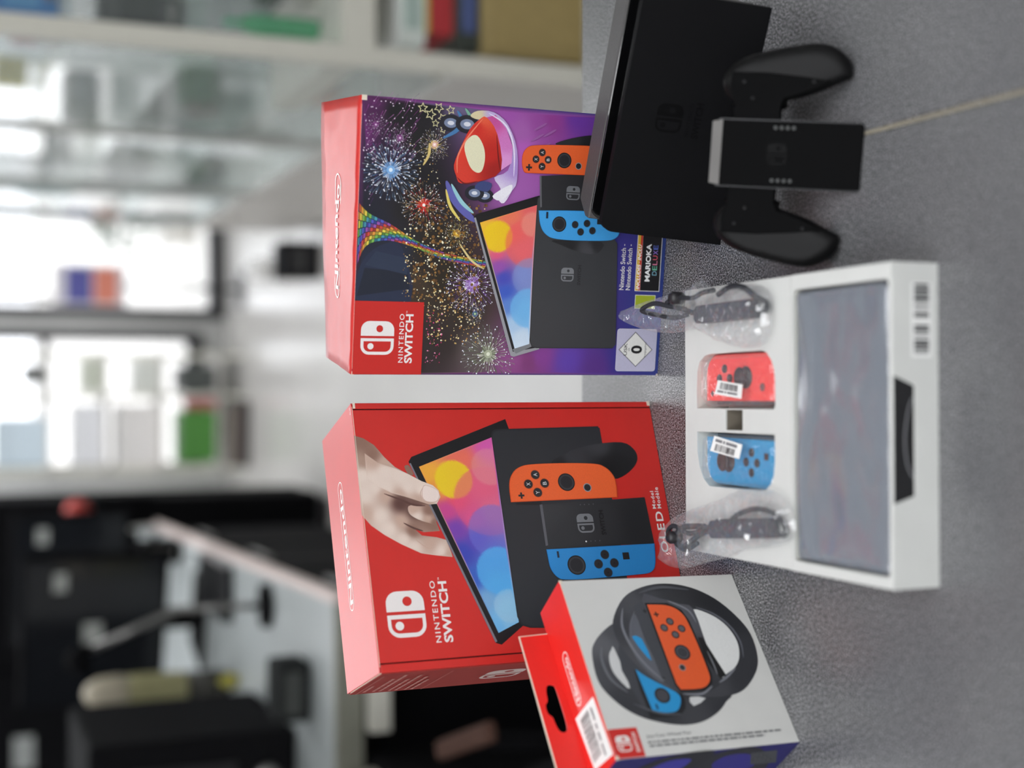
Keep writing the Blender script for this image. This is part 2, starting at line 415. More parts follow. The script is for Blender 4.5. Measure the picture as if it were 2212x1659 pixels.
A['b_or']=[(149.5,122.4),(154.6,124.3),(162.5,124.4),(167.7,121.1),(170.1,114.7),(172.6,60.4),(169.9,54.2),(162.8,50.0),(153.4,49.0),(150.1,74.0),(149.1,120.2)]
A['b_bl']=[(122.4,109.0),(123.8,81.5),(123.9,42.3),(108.9,40.6),(104.0,44.1),(102.0,51.7),(101.2,95.2),(105.9,104.2),(113.1,107.8)]
A['b_hand1']=[(101.1,95.9),(101.5,56.2),(93.0,58.0),(92.1,67.8),(94.6,79.9),(97.7,89.0)]
A['b_orb']=[(164.7,108.4),(159.5,113.2),(159.7,103.5),(154.5,108.1),(160.0,90.4),(156.5,78.6),(153.3,118.5)]
A['b_blb']=[(113.3,78.7),(108.1,73.9),(114.6,69.0),(109.4,64.2),(113.1,91.8),(116.4,58.6),(119.3,102.0)]
A['b_dlogo']=[(70.8,77.6),(80.8,88.1)]
A['b_dtxt']=[(68.2,71.3),(83.2,75.1)]
A['b_glogo']=[(131.6,76.0),(141.4,87.4)]
A['b_l1']=[(65.5,34.4),(99.6,40.2)]
A['b_l2']=[(65.6,28.8),(99.8,34.7)]
A['b_panel']=[(65.6,4.0),(136.7,29.6)]
A['b_strip']=[(65.3,20.0),(136.8,29.3)]
A['b_inc']=[(66.4,20.9),(100.9,26.1)]
A['b_mk']=[(72.7,12.7),(101.2,18.3)]
A['b_dx']=[(77.6,7.0),(100.8,12.3)]
A['b_green']=[(51.8,6.6),(62.4,24.9)]
A['b_usk']=[(3.2,3.0),(36.2,39.7)]
A['b_dia']=[(6.6,20.2),(19.8,35.6),(33.8,21.9),(20.0,6.4)]
A['b_ut']=[(15.9,28.2),(24.6,31.5),(18.8,26.3),(20.7,27.5),(16.7,15.0),(23.0,24.9),(14.3,11.7),(25.6,14.0)]
A['b_band']=[(40.1,15.3),(39.7,40.2)]
A['bt_logo']=[(49.9,47.7),(142.1,79.0)]
A['w_o']=[(96.9,106.3),(113.9,92.8),(121.9,75.7),(124.0,56.9),(120.0,37.8),(110.2,22.0),(95.9,10.6),(81.0,4.7),(63.4,6.3),(51.3,13.1),(40.0,26.7),(36.3,41.1),(37.0,58.1),(42.2,76.7),(53.4,91.9),(69.0,103.5),(83.1,107.9)]
A['w_hl']=[(86.9,97.4),(93.6,93.6),(100.9,87.8),(79.2,87.3),(65.3,85.4),(49.3,84.9),(56.9,93.0),(67.4,98.4),(77.8,99.3)]
A['w_hr']=[(102.5,42.1),(97.3,29.6),(88.2,21.1),(76.1,17.7),(64.6,20.5),(57.0,26.7),(52.1,35.8),(50.8,40.5),(71.0,42.4),(92.2,42.4)]
A['w_mid']=[(111.2,79.5),(112.2,64.9),(107.3,51.1),(102.5,42.1),(71.0,42.4),(50.2,40.1),(42.0,49.2),(40.4,62.6),(41.9,75.7)]
A['w_strip']=[(107.2,87.1),(111.1,79.0),(41.9,76.3),(49.0,85.0)]
A['w_or']=[(107.9,76.5),(107.1,60.8),(101.6,52.6),(92.8,49.7),(53.1,48.3),(47.1,50.3),(42.5,57.2),(43.3,74.1),(47.6,75.8)]
A['w_orb']=[(94.0,63.8),(89.4,69.9),(88.1,56.9),(83.7,63.3),(70.1,63.0),(59.0,67.2),(99.9,72.3)]
A['w_black']=[(80.7,46.9),(80.4,43.5),(70.9,41.3),(51.0,36.3),(49.2,41.7),(64.4,47.4)]
A['w_o2']=[(73.3,129.4),(82.6,124.0),(90.5,114.5),(95.4,104.8),(93.7,95.0),(50.9,75.7),(38.9,39.5),(32.1,44.0),(24.8,53.8),(19.6,67.2),(18.7,82.2),(22.6,99.7),(29.3,113.9),(39.9,124.6),(53.5,131.2)]
A['w_h2']=[(71.3,117.5),(75.8,114.3),(75.9,112.0),(47.1,110.2),(55.6,117.1),(63.5,118.9)]
A['w_h3']=[(37.7,69.6),(35.9,58.0),(31.1,69.0)]
A['w_bl']=[(60.4,101.9),(54.4,96.2),(46.1,84.4),(41.3,77.1),(36.6,76.0),(29.4,80.4),(27.5,85.6),(28.8,99.7)]
A['w_bl2']=[(86.1,95.1),(83.9,88.6),(67.1,87.0),(74.9,91.7),(81.4,94.1)]
A['w_blb']=[(40.2,89.0),(32.7,95.7)]
A['w_sq']=[(19.6,134.6),(20.1,114.9),(-0.2,115.3),(-0.6,135.5)]
A['w_logo']=[(4.3,124.8),(15.0,132.1)]
A['w_st']=[(2.7,118.8),(17.1,119.2)]
A['w_t1']=[(12.1,110.3),(13.2,77.4)]
A['w_t2']=[(8.8,110.7),(9.9,11.3)]
A['w_t3']=[(6.4,110.4),(7.1,25.0)]
A['wt_logo']=[(50.5,38.1),(88.6,39.1)]
A['wt_lab']=[(46.6,36.8),(45.2,7.5),(4.4,-0.6),(8.8,28.3)]
# ------------------------------------------------------------------ materials
M_red = mat('red_carton', (204, 40, 34), 0.37, spec=0.65, var=0.03, bump=0.05, bscale=900)
M_redtop = M_red
M_redin = mat('red_carton_fold', (92, 22, 20), 0.7)
M_board = mat('raw_cardboard_edge', (226, 214, 196), 0.8)
M_white = mat('white_carton', (208, 209, 206), 0.6, var=0.02)
M_whitein = mat('white_carton_inside', (206, 206, 200), 0.8, var=0.03)
M_grey = mat('pale_grey_carton', (214, 214, 211), 0.45, var=0.02)
M_navy = mat('navy_carton', (38, 34, 100), 0.45)
M_blk = mat('black_plastic', (12, 12, 14), 0.6, spec=0.10, var=0.05, bump=0.12, bscale=1800)
M_blk2 = mat('black_satin_plastic', (17, 17, 19), 0.36, spec=0.35, var=0.05, bump=0.06, bscale=1600)
M_gloss = mat('black_gloss_plastic', (8, 8, 9), 0.12)
M_deb = mat('debossed_black', (11, 11, 12), 0.3)
M_drail = mat('dark_metal_rail', (44, 44, 46), 0.35, metal=0.5)
M_rail = mat('grey_metal_rail', (150, 148, 146), 0.35, metal=0.7)
M_led = mat('dull_lamp_lens', (54, 56, 56), 0.4)
M_jred = mat('neon_red_plastic', (250, 74, 70), 0.42, var=0.03)
M_jblue = mat('neon_blue_plastic', (18, 150, 205), 0.42, var=0.03)
M_btn = mat('button_black', (38, 36, 40), 0.35)
M_cord = mat('braided_cord', (38, 39, 46), 0.8, var=0.5, scale=900)
M_strap = mat('strap_slate_plastic', (54, 56, 66), 0.45)
M_lab = mat('label_paper', (240, 240, 238), 0.6)
M_film = film_mat('clear_film', body=0.035, gloss=0.16, rough=0.09, wr=45, shine=0.10)
M_film2 = film_mat('clear_film_tight', body=0.02, gloss=0.12, rough=0.08, wr=60, shine=0.08)
M_sleeve = film_mat('milky_film', (138, 145, 156), body=0.52, gloss=0.22, rough=0.22, wr=6, shine=0.07, bump=0.12)
INK = ink_mat('printed_ink', 0.40, coat=0.0)
INKM = ink_mat('printed_ink_matt', 0.55)
INKK = ink_mat('debossed_black_gloss', 0.45, spec=0.07)

# ------------------------------------------------------------------ room
def speckle():
    m = bpy.data.materials.new('speckled_laminate'); m.use_nodes = True
    nt = m.node_tree; b = nt.nodes['Principled BSDF']; tc = nt.nodes.new('ShaderNodeTexCoord')
    def nz(scale, det): 
        n = nt.nodes.new('ShaderNodeTexNoise'); n.inputs['Scale'].default_value = scale; n.inputs['Detail'].default_value = det
        nt.links.new(tc.outputs['Object'], n.inputs['Vector']); return n
    n1 = nz(900, 2); r1 = nt.nodes.new('ShaderNodeValToRGB')
    r1.color_ramp.elements[0].position = 0.46; r1.color_ramp.elements[0].color = rgb((38, 38, 40))
    r1.color_ramp.elements[1].position = 0.66; r1.color_ramp.elements[1].color = rgb((176, 176, 178))
    nt.links.new(n1.outputs['Fac'], r1.inputs['Fac'])
    n2 = nz(14, 4); r2 = nt.nodes.new('ShaderNodeValToRGB')
    r2.color_ramp.elements[0].position = 0.3; r2.color_ramp.elements[0].color = (0.82, 0.82, 0.83, 1)
    r2.color_ramp.elements[1].position = 0.7; r2.color_ramp.elements[1].color = (1, 1, 1, 1)
    nt.links.new(n2.outputs['Fac'], r2.inputs['Fac'])
    mx = nt.nodes.new('ShaderNodeMix'); mx.data_type = 'RGBA'; mx.blend_type = 'MULTIPLY'; mx.inputs[0].default_value = 1
    nt.links.new(r1.outputs['Color'], mx.inputs[6]); nt.links.new(r2.outputs['Color'], mx.inputs[7])
    nt.links.new(mx.outputs[2], b.inputs['Base Color'])
    b.inputs['Roughness'].default_value = 0.29; b.inputs['Specular IOR Level'].default_value = 0.85
    n3 = nz(700, 2); bp = nt.nodes.new('ShaderNodeBump'); bp.inputs['Strength'].default_value = 0.35; bp.inputs['Distance'].default_value = 0.0006
    nt.links.new(n3.outputs['Fac'], bp.inputs['Height']); nt.links.new(bp.outputs['Normal'], b.inputs['Normal'])
    return m
M_top = speckle()
M_floor = mat('pale_floor', (192, 189, 185), 0.22, var=0.04, scale=3, spec=0.6)
M_wall = mat('wall_paint', (204, 204, 202), 0.8, var=0.02, scale=5)
M_ceil = mat('ceiling_paint', (230, 231, 232), 0.9, var=0.02, scale=4)
M_frame = mat('dark_door_frame', (44, 43, 46), 0.4)
M_lampcase = mat('lamp_housing', (225, 225, 225), 0.5)
M_lampon = mat('lamp_diffuser', (255, 255, 255), 0.6, emit=(250, 252, 255), estr=LAMP)
M_glass = film_mat('pane_glass', (225, 238, 235), body=0.05, gloss=0.25, rough=0.04, wr=0.8)

X0, X1, Y0, Y1, ZH = -2.7, 2.0, -3.6, 7.45, 2.9
struct(MB().box(X0-.1, X1+.1, Y0-.1, Y1+.1, -0.08, 0).build('floor', M_floor))
struct(MB().box(X0-.1, X1+.1, Y0-.1, Y1+.1, ZH, ZH+.08).build('ceiling', M_ceil))
struct(MB().box(X0-.1, X0, Y0, Y1, 0, ZH).build('wall_left', M_wall))
struct(MB().box(X1, X1+.1, Y0, Y1, 0, ZH).build('wall_right', M_wall))
struct(MB().box(X0-.1, X1+.1, Y0-.1, Y0, 0, ZH).build('wall_near', M_wall))
wb_ = MB()
wins = [(-0.46, 0.27, 0.12, 2.78), (0.34, 1.02, 0.0, 2.78), (-2.5, -0.6, 1.30, 2.78), (1.1, 1.9, 0.5, 2.78)]  # left window and tall upper glazing added unseen, for daylight and carton-top gloss
xs = [X0-.1, -2.5, -0.6, -0.46, 0.27, 0.34, 1.02, 1.1, 1.9, X1+.1]
for a, b in zip(xs[:-1], xs[1:]):
    hit = [w for w in wins if abs(w[0]-a) < 1e-6]
    if not hit: wb_.box(a, b, Y1, Y1+.1, 0, ZH)
    else:
        w = hit[0]
        if w[2] > 0: wb_.box(a, b, Y1, Y1+.1, 0, w[2])
        wb_.box(a, b, Y1, Y1+.1, w[3], ZH)
struct(wb_.build('wall_back', M_wall))
def glazed(name, w, bars, fw=0.05, depth=(Y1-0.03, Y1+0.05)):
    x0, x1, z0, z1 = w; m = MB()
    m.box(x0, x0+fw, depth[0], depth[1], z0, z1).box(x1-fw, x1, depth[0], depth[1], z0, z1)
    m.box(x0+fw, x1-fw, depth[0], depth[1], z1-fw, z1).box(x0+fw, x1-fw, depth[0], depth[1], z0, z0+fw*1.5)
    for z in bars: m.box(x0+fw, x1-fw, depth[0], depth[1], z-fw*.4, z+fw*.4)
    o = struct(m.build(name, M_frame, bevel=0.004))
    MB().box(x0+fw, x1-fw, Y1+0.005, Y1+0.011, z0+fw, z1-fw).build('pane', M_glass, o)
    return o
glazed('window_1', wins[0], (0.9,))
glazed('added_window_2', wins[2], (2.1,)); glazed('window_3', wins[3], (2.1,))
d1 = glazed('door_1', wins[1], (2.12,), 0.055)
MB().tube([(0.43, Y1-0.07, 0.85), (0.43, Y1-0.07, 1.35)], 0.012).box(0.424, 0.436, Y1-0.07, Y1-0.028, 0.87, 0.89).box(0.424, 0.436, Y1-0.07, Y1-0.028, 1.31, 1.33).build('door_handle', M_rail, d1)
struct(MB().box(X0-3, X1+3, Y1+.1, Y1+14, -0.1, -0.02).build('ground_outside', mat('pale_paving', (208, 205, 200), 0.8, scale=2)))
for x in (-1.15, 0.55):
    for y in (-3.0, -2.2, -1.4, -0.6, 0.3, 4.3, 5.0, 5.7, 6.5):  # unseen panel rows, added to light carton fronts and gloss their tops
        t = thing('ceiling_light', 'long white fluorescent panel, unseen, placed in the ceiling for light', 'ceiling light', (x, y, ZH), 0, 'ceiling panels')
        MB().box(-.62, .62, -.17, .17, -0.05, -0.0005).build('housing', M_lampcase, t, bevel=0.006)
        MB().box(-.59, .59, -.14, .14, -0.058, -0.0502).build('diffuser', M_lampon, t)

# ------------------------------------------------------------------ counter
t = thing('shop_counter', 'long shop counter with a dark grey speckled laminate top', 'counter', (0, 0.6, 0))
SEAM = 0.1525
for a, b in ((-0.95, SEAM-0.0011), (SEAM+0.0011, 1.25)):
    MB().box(a, b, -0.24, 0.5089, CZ-0.04, CZ).build('worktop_slab', M_top, t, bevel=0.0015)
MB().box(SEAM-0.00105, SEAM+0.00105, -0.238, 0.508, CZ-0.038, CZ-0.0004).build('joint_filler', mat('sandy_joint_filler', (140, 133, 118), 0.7), t)
MB().box(-0.90, 1.2, -0.20, 0.44, 0.08, CZ-0.0405).box(-0.88, 1.18, -0.17, 0.41, 0, 0.08).build('counter_body', mat('counter_carcass', (98, 98, 100), 0.6), t)

def local(x, y, z=0.0): return (x*0.001, y*0.001, CZ + z*0.001)
mm = 0.001

# ------------------------------------------------------------------ red console box
RW, RD, RH = 194.6, 84.1, 243.2
t = thing('console_box', 'plain red console carton printed with a hand lifting a tablet', 'box', local(-195.45, 915.9), 0.36582)
MB().box(0.3*mm, (RW-.3)*mm, 1.5*mm, RD*mm, 0, (RH-.9)*mm).build('body', M_redin, t, bevel=0.0006)
fp = MB().box(6.6*mm, 189.2*mm, 0, 1.4*mm, 0.3*mm, (RH-.6)*mm).build('front_panel', M_red, t, bevel=0.0004)
MB().box(0, 5.7*mm, 0, 1.42*mm, 0.3*mm, (RH-1.2)*mm).build('side_flap', M_red, t, bevel=0.0005)
MB().box(190.2*mm, RW*mm, 0, 1.42*mm, 0.3*mm, (RH-1.2)*mm).build('side_flap', M_red, t, bevel=0.0005)
tp = MB().box(0, RW*mm, 0.2*mm, RD*mm, (RH-.85)*mm, RH*mm).build('top_panel', M_red, t, bevel=0.0004)
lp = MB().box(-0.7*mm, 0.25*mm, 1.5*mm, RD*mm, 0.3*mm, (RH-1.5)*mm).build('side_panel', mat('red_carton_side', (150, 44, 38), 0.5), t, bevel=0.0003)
MB().box(RW*mm-0.25*mm, RW*mm+0.5*mm, 1.5*mm, RD*mm, 0.3*mm, (RH-1.5)*mm).build('side_panel', M_red, t, bevel=0.0003)
for q in ((-0.3, 0.5, 1.0, RD-6, RH-1.5, RH-.55), (4, RW-3, -0.12, 0.2, RH-.75, RH-.45), (RW-4.2, RW, -0.1, 0.3, RH-3, RH-1.3), (RW-3.5, RW+.1, -0.15, 0.3, 0.1, 2.6)):
    MB().box(*[k*mm for k in q]).build('worn_edge', M_board, t)

SKL, SKM, SKD, SKX = (226, 208, 196), (196, 166, 150), (140, 106, 92), (92, 62, 56)
p = Print()
p.shade(A['r_hand'], blend([(165,238,SKD),(155,232,SKD),(150,238,(170,140,124)),(140,240,SKL),(125,240,SKL),(112,241,SKM),(148,222,SKM),(140,228,SKL),(130,232,SKL),(125,226,SKM),(118,215,SKX),(112,205,SKX),(108,196,SKD),(102,192,SKD),(105,215,SKM),(100,225,SKL),(98,208,SKD),(92,215,SKL),(86,208,SKL),(88,196,SKM),(82,188,SKL),(80,183,SKM),(110,230,SKL)]), 1.6)
p.poly(A['r_gap'], SKD, smooth=2)
p.shade(A['r_fing'], blend([(114,205,SKM),(108,203,SKL),(106,195,SKM),(112,194,SKD),(103,191,SKD)]), 1.2, smooth=3)
p.stroke([(126,226),(121,214),(117,205),(116,196)], 1.6, SKX); p.stroke([(104,214),(100,207),(97.5,200)], 1.4, SKX); p.stroke([(92,207),(86,200),(84,196)], .8, SKM)
p.build('printed_hand', INK, fp)
p = Print()
p.shade(A['r_thumb'], blend([(150,231,SKM),(142,224,SKL),(136,232,SKL),(138,212,SKL),(130,224,SKL),(130,208,SKL),(125,214,SKM),(127,197,(232,214,202)),(121,201,SKM),(118,193,SKM),(120,186,SKL),(127,188,SKL)]), 1.6)
p.poly([(125+(x-125)*1.08, 191+(y-191)*1.08) for x, y in A['r_nail']], (206, 178, 166), smooth=3); p.poly(A['r_nail'], (234, 216, 208), smooth=3); p.stroke([(129,197),(124.5,199),(120,198)], .6, SKM)
p.build('printed_thumb', INK, fp, lift=0.00034)
def screen_fn(kind):
    if kind == 'r':
        S = [(140,190,(238,170,60)),(150,165,(232,110,90)),(160,142,(214,90,170)),(128,182,(236,150,70)),(120,172,(232,80,110)),(130,150,(228,110,130)),(112,180,(200,70,140)),(105,160,(215,90,150)),(98,175,(120,66,170)),(90,160,(86,70,180)),(110,145,(220,130,150)),(80,172,(60,70,176)),(75,150,(70,110,205)),(62,165,(58,96,190)),(55,150,(84,160,225)),(45,158,(120,170,215)),(38,145,(120,190,232)),(28,145,(130,190,230)),(25,152,(110,180,230))]
        D = [(135,172,14.5,(236,206,36),0.9),(118,148,26,(226,82,128),0.55),(144,143,14,(226,150,150),0.5),(95,146,20,(110,116,208),0.55),(66,146,17.5,(84,170,232),0.85),(40,142,12,(160,200,226),0.6)]
    else:
        S = [(106,150,(240,190,50)),(118,132,(236,120,90)),(124,114,(230,100,100)),(98,146,(240,170,60)),(104,128,(236,100,100)),(90,140,(226,90,130)),(92,120,(226,110,130)),(80,138,(150,80,170)),(72,134,(70,76,180)),(75,118,(120,130,200)),(62,132,(60,90,190)),(52,128,(90,130,205)),(48,116,(120,180,230)),(38,124,(170,200,230)),(28,118,(200,218,236)),(22,118,(206,222,238))]
        D = [(102,140,11.5,(240,200,30),0.95),(98,116,18,(240,96,92),0.6),(112,113,9,(238,160,140),0.55),(73,113,14,(130,150,206),0.55),(50,113,14.5,(110,180,232),0.8)]
    return blend(S, D)
p = Print()
p.poly(A['r_tab'], (22, 21, 24)); p.poly(A['r_edge'], (120, 118, 128)); p.shade(A['r_scr'], screen_fn('r'), 1.5)
p.build('printed_tablet', INK, fp, lift=0.00022)
def joycon_print(p, key, col, btn, r_b, r_s, home, plus, sharp=()):
    A[key] = soft(A[key], sharp)
    p.poly(A[key], tuple(max(0, c-24) for c in col), smooth=0)
    cx = sum(q[0] for q in A[key])/len(A[key]); cy = sum(q[1] for q in A[key])/len(A[key])
    p.poly([(cx+(x-cx)*.975, cy+(y-cy)*.985) for x, y in A[key]], col)
    for i, (x, y) in enumerate(A[btn][:4]):
        p.poly(disc(x, y, r_b*1.12), tuple(int(c*.72) for c in col)); p.poly(disc(x, y, r_b), (40, 39, 42))
        if home: p.text('AXBY'[i], x-r_b*.38, y-r_b*.45, x+r_b*.38, y+r_b*.45, (205, 205, 205), 0.01)
        else: p.poly(disc(x, y, r_b*.25, 3), (16, 16, 18))
    x, y = A[btn][4]
    p.poly(disc(x, y, r_s*1.06, 36), (22, 22, 24)); p.poly(disc(x, y, r_s*.93, 36), (58, 58, 62)); p.poly(disc(x, y, r_s*.74, 36), (36, 36, 40))
    x, y = A[btn][5]
    if home: p.poly(disc(x, y, r_b*1.0), (150, 150, 154)); p.poly(disc(x, y, r_b*.8), (34, 34, 36))
    else: p.poly(rrect(x-r_b*.8, y-r_b*.8, x+r_b*.8, y+r_b*.8, .3), (34, 34, 36))
    x, y = A[btn][6]; z = p.layer()
    if plus: p.poly([(x-2.4,y-.7),(x+2.4,y-.7),(x+2.4,y+.7),(x-2.4,y+.7)], (40,38,40), z=z); p.poly([(x-.7,y-2.4),(x+.7,y-2.4),(x+.7,y+2.4),(x-.7,y+2.4)], (40,38,40), z=z+1e-5)
    else: p.poly([(x-2.4,y-.8),(x+2.4,y-.8),(x+2.4,y+.8),(x-2.4,y+.8)], (30,40,60), z=z)
p = Print()
p.poly(A['r_dock'], (36, 37, 41)); p.poly([(x+(1.2 if x < 100 else -1.2), y-1.0) for x, y in A['r_dock']], (43, 44, 48))
p.build('printed_dock', INK, fp, lift=0.0003)
p = Print()
p.shade(A['r_handle'], blend([(160,50,(58,58,62)),(150,75,(52,52,56)),(156,30,(34,34,37)),(145,35,(26,26,28)),(140,45,(20,20,22)),(143,85,(30,30,33))]), 2.0, smooth=3)
p.poly(A['r_rail'], (32, 30, 32)); p.shade(A['r_grip'], blend([(112,104,(52,53,56)),(98,60,(44,45,48)),(100,25,(34,35,38)),(85,90,(46,47,50))]), 4); p.poly(A['r_gstrip'], (92, 92, 98))
for i, (x, y) in enumerate(A['r_led']): p.poly(disc(x, y, .7 if i == 0 else .45, 12), (225,225,225) if i == 0 else (92,92,96))
p.mark(90.8, 65.6, 105.4, 79.2, (116, 118, 122)); p.text('SWITCH', 88.5, 56.4, 107.6, 60.4, (18, 18, 20), 0.03)
joycon_print(p, 'r_or', (232, 98, 48), 'r_orb', 3.35, 6.5, True, True, (0, 9))
joycon_print(p, 'r_bl', (44, 138, 208), 'r_blb', 3.35, 6.9, False, False, (0, 1))
p.build('printed_controllers', INK, fp, lift=0.00038)
W_ = (232, 228, 226)
p = Print()
p.mark(22.9, 205.9, 55.2, 233.6, W_); p.build('logo_mark', INK, fp); p = Print(); p.text('NINTENDO', 17.7, 196.3, 61.2, 200.3, W_, 0.012, space=1.25); p.text('SWITCH', 17.4, 187.6, 60.6, 194.2, W_, 0.03)
p.text('TM', 61.4, 192.6, 63.4, 193.8, W_, 0.0); p.build('brand_lettering', INK, fp); p = Print()
p.text('OLED', 72.9, 6.2, 105.0, 12.6, W_, 0.018, space=1.2); p.text('Model', 107.3, 10.7, 121.3, 13.6, W_, 0.012, space=1.15); p.text('Modèle', 107.4, 6.2, 124.2, 9.4, W_, 0.012, space=1.15)
p.build('model_lettering', INK, fp)
p = Print(); p.oval_name(53.5, 42.6, 150, 54.4, (246, 240, 236), 'Nintendo', 0.85); p.build('maker_name', INK, tp, 'top', (0, 0, RH*mm))
p = Print(); p.text('EUR', 187.0, 3.0, 192.5, 4.6, W_, 0); p.build('region_code', INK, tp, 'top', (0, 0, RH*mm))
p = Print(); PK = (214, 150, 140)
# x runs from the back edge (0) to the front edge on this face
for i, (y, a, b) in enumerate(((232,8,34),(225,8,60),(220,8,74),(213,8,56),(208,8,70),(201,8,62),(196,8,48))):
    x = a
    while x < b:
        w = random.uniform(3, 9); p.poly([(x,y),(min(b,x+w),y),(min(b,x+w),y+2.2),(x,y+2.2)], PK); x += w+1.4
p.poly([(4,238),(78,238),(78,238.5),(4,238.5)], PK); p.poly([(4,188),(78,188),(78,188.5),(4,188.5)], PK)
p.build('small_print', INK, lp, 'left', (-0.7*mm, RD*mm, 0)); p = Print(); p.mark(24, 122, 58, 152, (216, 196, 190))
p.build('side_logo', INK, lp, 'left', (-0.7*mm, RD*mm, 0))

# ------------------------------------------------------------------ bundle box
BW, BD, BH = 195.7, 108.0, 246.9
t = thing('console_box', 'console carton printed with night fireworks, red-topped, purple below', 'box', local(6.78, 971.65), -0.13304)
def warp(x, y, z):   # the lid is crushed: its far left corner has sunk and the top is slightly wavy
    u = x/BW; w = y/BD; k = max(0.0, (z-BH+30)/30)
    return (x*mm, y*mm, (z - k*(11.0*w*(1-u)**1.3 + 1.2*w*math.sin(u*7)**2*(1 if 0 < w < 1 else 0.4)))*mm)
def grid_box(x0, x1, y0, y1, z0, z1, nx, ny, fn):
    m = MB(); vs = []; fs = []
    for j in range(ny+1):
        for i in range(nx+1): vs.append(fn(x0+(x1-x0)*i/nx, y0+(y1-y0)*j/ny, z1))
    n = len(vs)
    for j in range(ny+1):
        for i in range(nx+1): vs.append(fn(x0+(x1-x0)*i/nx, y0+(y1-y0)*j/ny, z0))
    ix = lambda i, j: j*(nx+1)+i
    for j in range(ny):
        for i in range(nx):
            q = (ix(i,j), ix(i+1,j), ix(i+1,j+1), ix(i,j+1)); fs.append(q); fs.append(tuple(k+n for k in reversed(q)))
    rim = [ix(i,0) for i in range(nx)] + [ix(nx,j) for j in range(ny)] + [ix(i,ny) for i in range(nx,0,-1)] + [ix(0,j) for j in range(ny,0,-1)]
    for k in range(len(rim)):
        a, b = rim[k], rim[(k+1) % len(rim)]; fs.append((a, a+n, b+n, b))
    return m.add(vs, fs)
M_purple = mat('purple_carton', (84, 48, 116), 0.45)
grid_box(.3, BW-.3, 1.1, BD, 0, BH-1.0, 14, 7, warp).build('body', M_purple, t)
tp = grid_box(0, BW, .25, BD+.2, BH-.95, BH, 22, 10, lambda x, y, z: (warp(x, y, z)[0], warp(x, y, z)[1], warp(x, y, z)[2] + 0.0012*noise.noise((x*.05, y*.06, 3)) * (1 if 5 < y < BD-5 else 0))).build('top_panel', M_red, t, smooth=True)
fp = MB().box(0, BW*mm, 0, 1.0*mm, 0.2*mm, (BH-.5)*mm).build('front_panel', M_purple, t, bevel=0.0004)
for q in ((BW-3.4, BW+.2, -.15, 1.2, BH-4, BH-.3), (-.2, 2.2, -.15, .8, BH-2, BH-.3), (4, BW-6, -.1, .2, BH-.85, BH-.55), (-.1, .4, -.1, .3, 10, 14), (-.15, 1.2, -.15, .3, 0.2, 1.6)):
    MB().box(*[k*mm for k in q]).build('worn_edge', M_board, t)
BK = (20, 18, 24)
bgc = [(72,26,72),(14,13,17),(16,15,18),(84,74,104),(128,66,136),(112,46,110),(84,44,124),(26,36,60),(30,36,54),(24,26,40),(34,27,22),(42,32,30),(92,82,80),(118,60,110),(106,48,116),(76,50,134),(52,50,134),(36,62,132),(56,50,132),(36,62,132),(30,30,50),(146,76,150),(132,76,140),(20,19,20),(92,34,92),(60,46,32)]
S = [(x, y, tuple(min(255, int(q*1.22)) for q in c) if c[0] > 70 and c[2] > 90 else c) for (x, y), c in zip(A['b_bg'], bgc)] + [(150,45,(84,44,124)),(190,30,(70,50,132)),(190,6,(36,62,132)),(140,15,(50,54,134)),(5,55,(84,48,128)),(10,110,(122,54,112)),(5,215,(30,20,22)),(120,205,(22,20,20)),(140,200,BK),(70,180,(40,32,20)),(60,165,(58,42,30)),(45,165,(46,36,28)),(185,110,(146,72,150)),(178,125,(160,92,166)),(100,190,(38,32,24)),(160,225,(40,20,48)),(195,240,(88,32,88))]
p = Print(); p.shade([(0,0.3),(BW,0.3),(BW,BH-.6),(0,BH-.6)], blend(S), 4.0)
rr = random.Random(5)
def clipped(pts): return [(min(BW-.4, max(.4, x)), min(BH-.8, max(.4, y))) for x, y in pts]
def burst(p, cx, cy, r, cols, n=60, core=None):
    z = p.layer()
    for k, rad in enumerate((r*.24, r*.13, r*.06)): p.poly(clipped(disc(cx, cy, rad, 20)), core[k], z=z+k*4e-6)
    for ring in range(3):
        z = p.layer(); m = int(n*(.5+.35*ring))
        for i in range(m):
            a = 2*PI*i/m + rr.uniform(-.08, .08); r0 = r*(.10+.26*ring)*rr.uniform(.8, 1.2); r1 = r0 + r*rr.uniform(.10, .28); w = r*.010
            dx, dy = math.cos(a), math.sin(a); c = rr.choice(cols); f = 1.0 - .22*ring; c = tuple(int(q*f) for q in c)
            if not (1 < cx+dx*r1 < BW-1 and 1 < cy+dy*r1 < BH-1): continue
            p.poly([(cx+dx*r0, cy+dy*r0), (cx+dx*r1-dy*w, cy+dy*r1+dx*w), (cx+dx*(r1+w*2), cy+dy*(r1+w*2)), (cx+dx*r1+dy*w, cy+dy*r1-dx*w)], c, z=z+i*5e-8)
            if i % 2 == 0: p.poly(disc(cx+dx*r1, cy+dy*r1, r*rr.uniform(.012, .026), 6), (236,238,248), z=z+6e-6+i*2e-8)
def sparks(p, x0, y0, x1, y1, n, cols, s0, s1):
    z = p.layer()
    for i in range(n): p.poly(disc(rr.uniform(x0,x1), rr.uniform(y0,y1), rr.uniform(s0,s1), 6), rr.choice(cols), z=z+i*1e-7)
GOLD = [(214,180,110),(240,220,160),(170,120,60),(120,86,44),(250,240,205)]
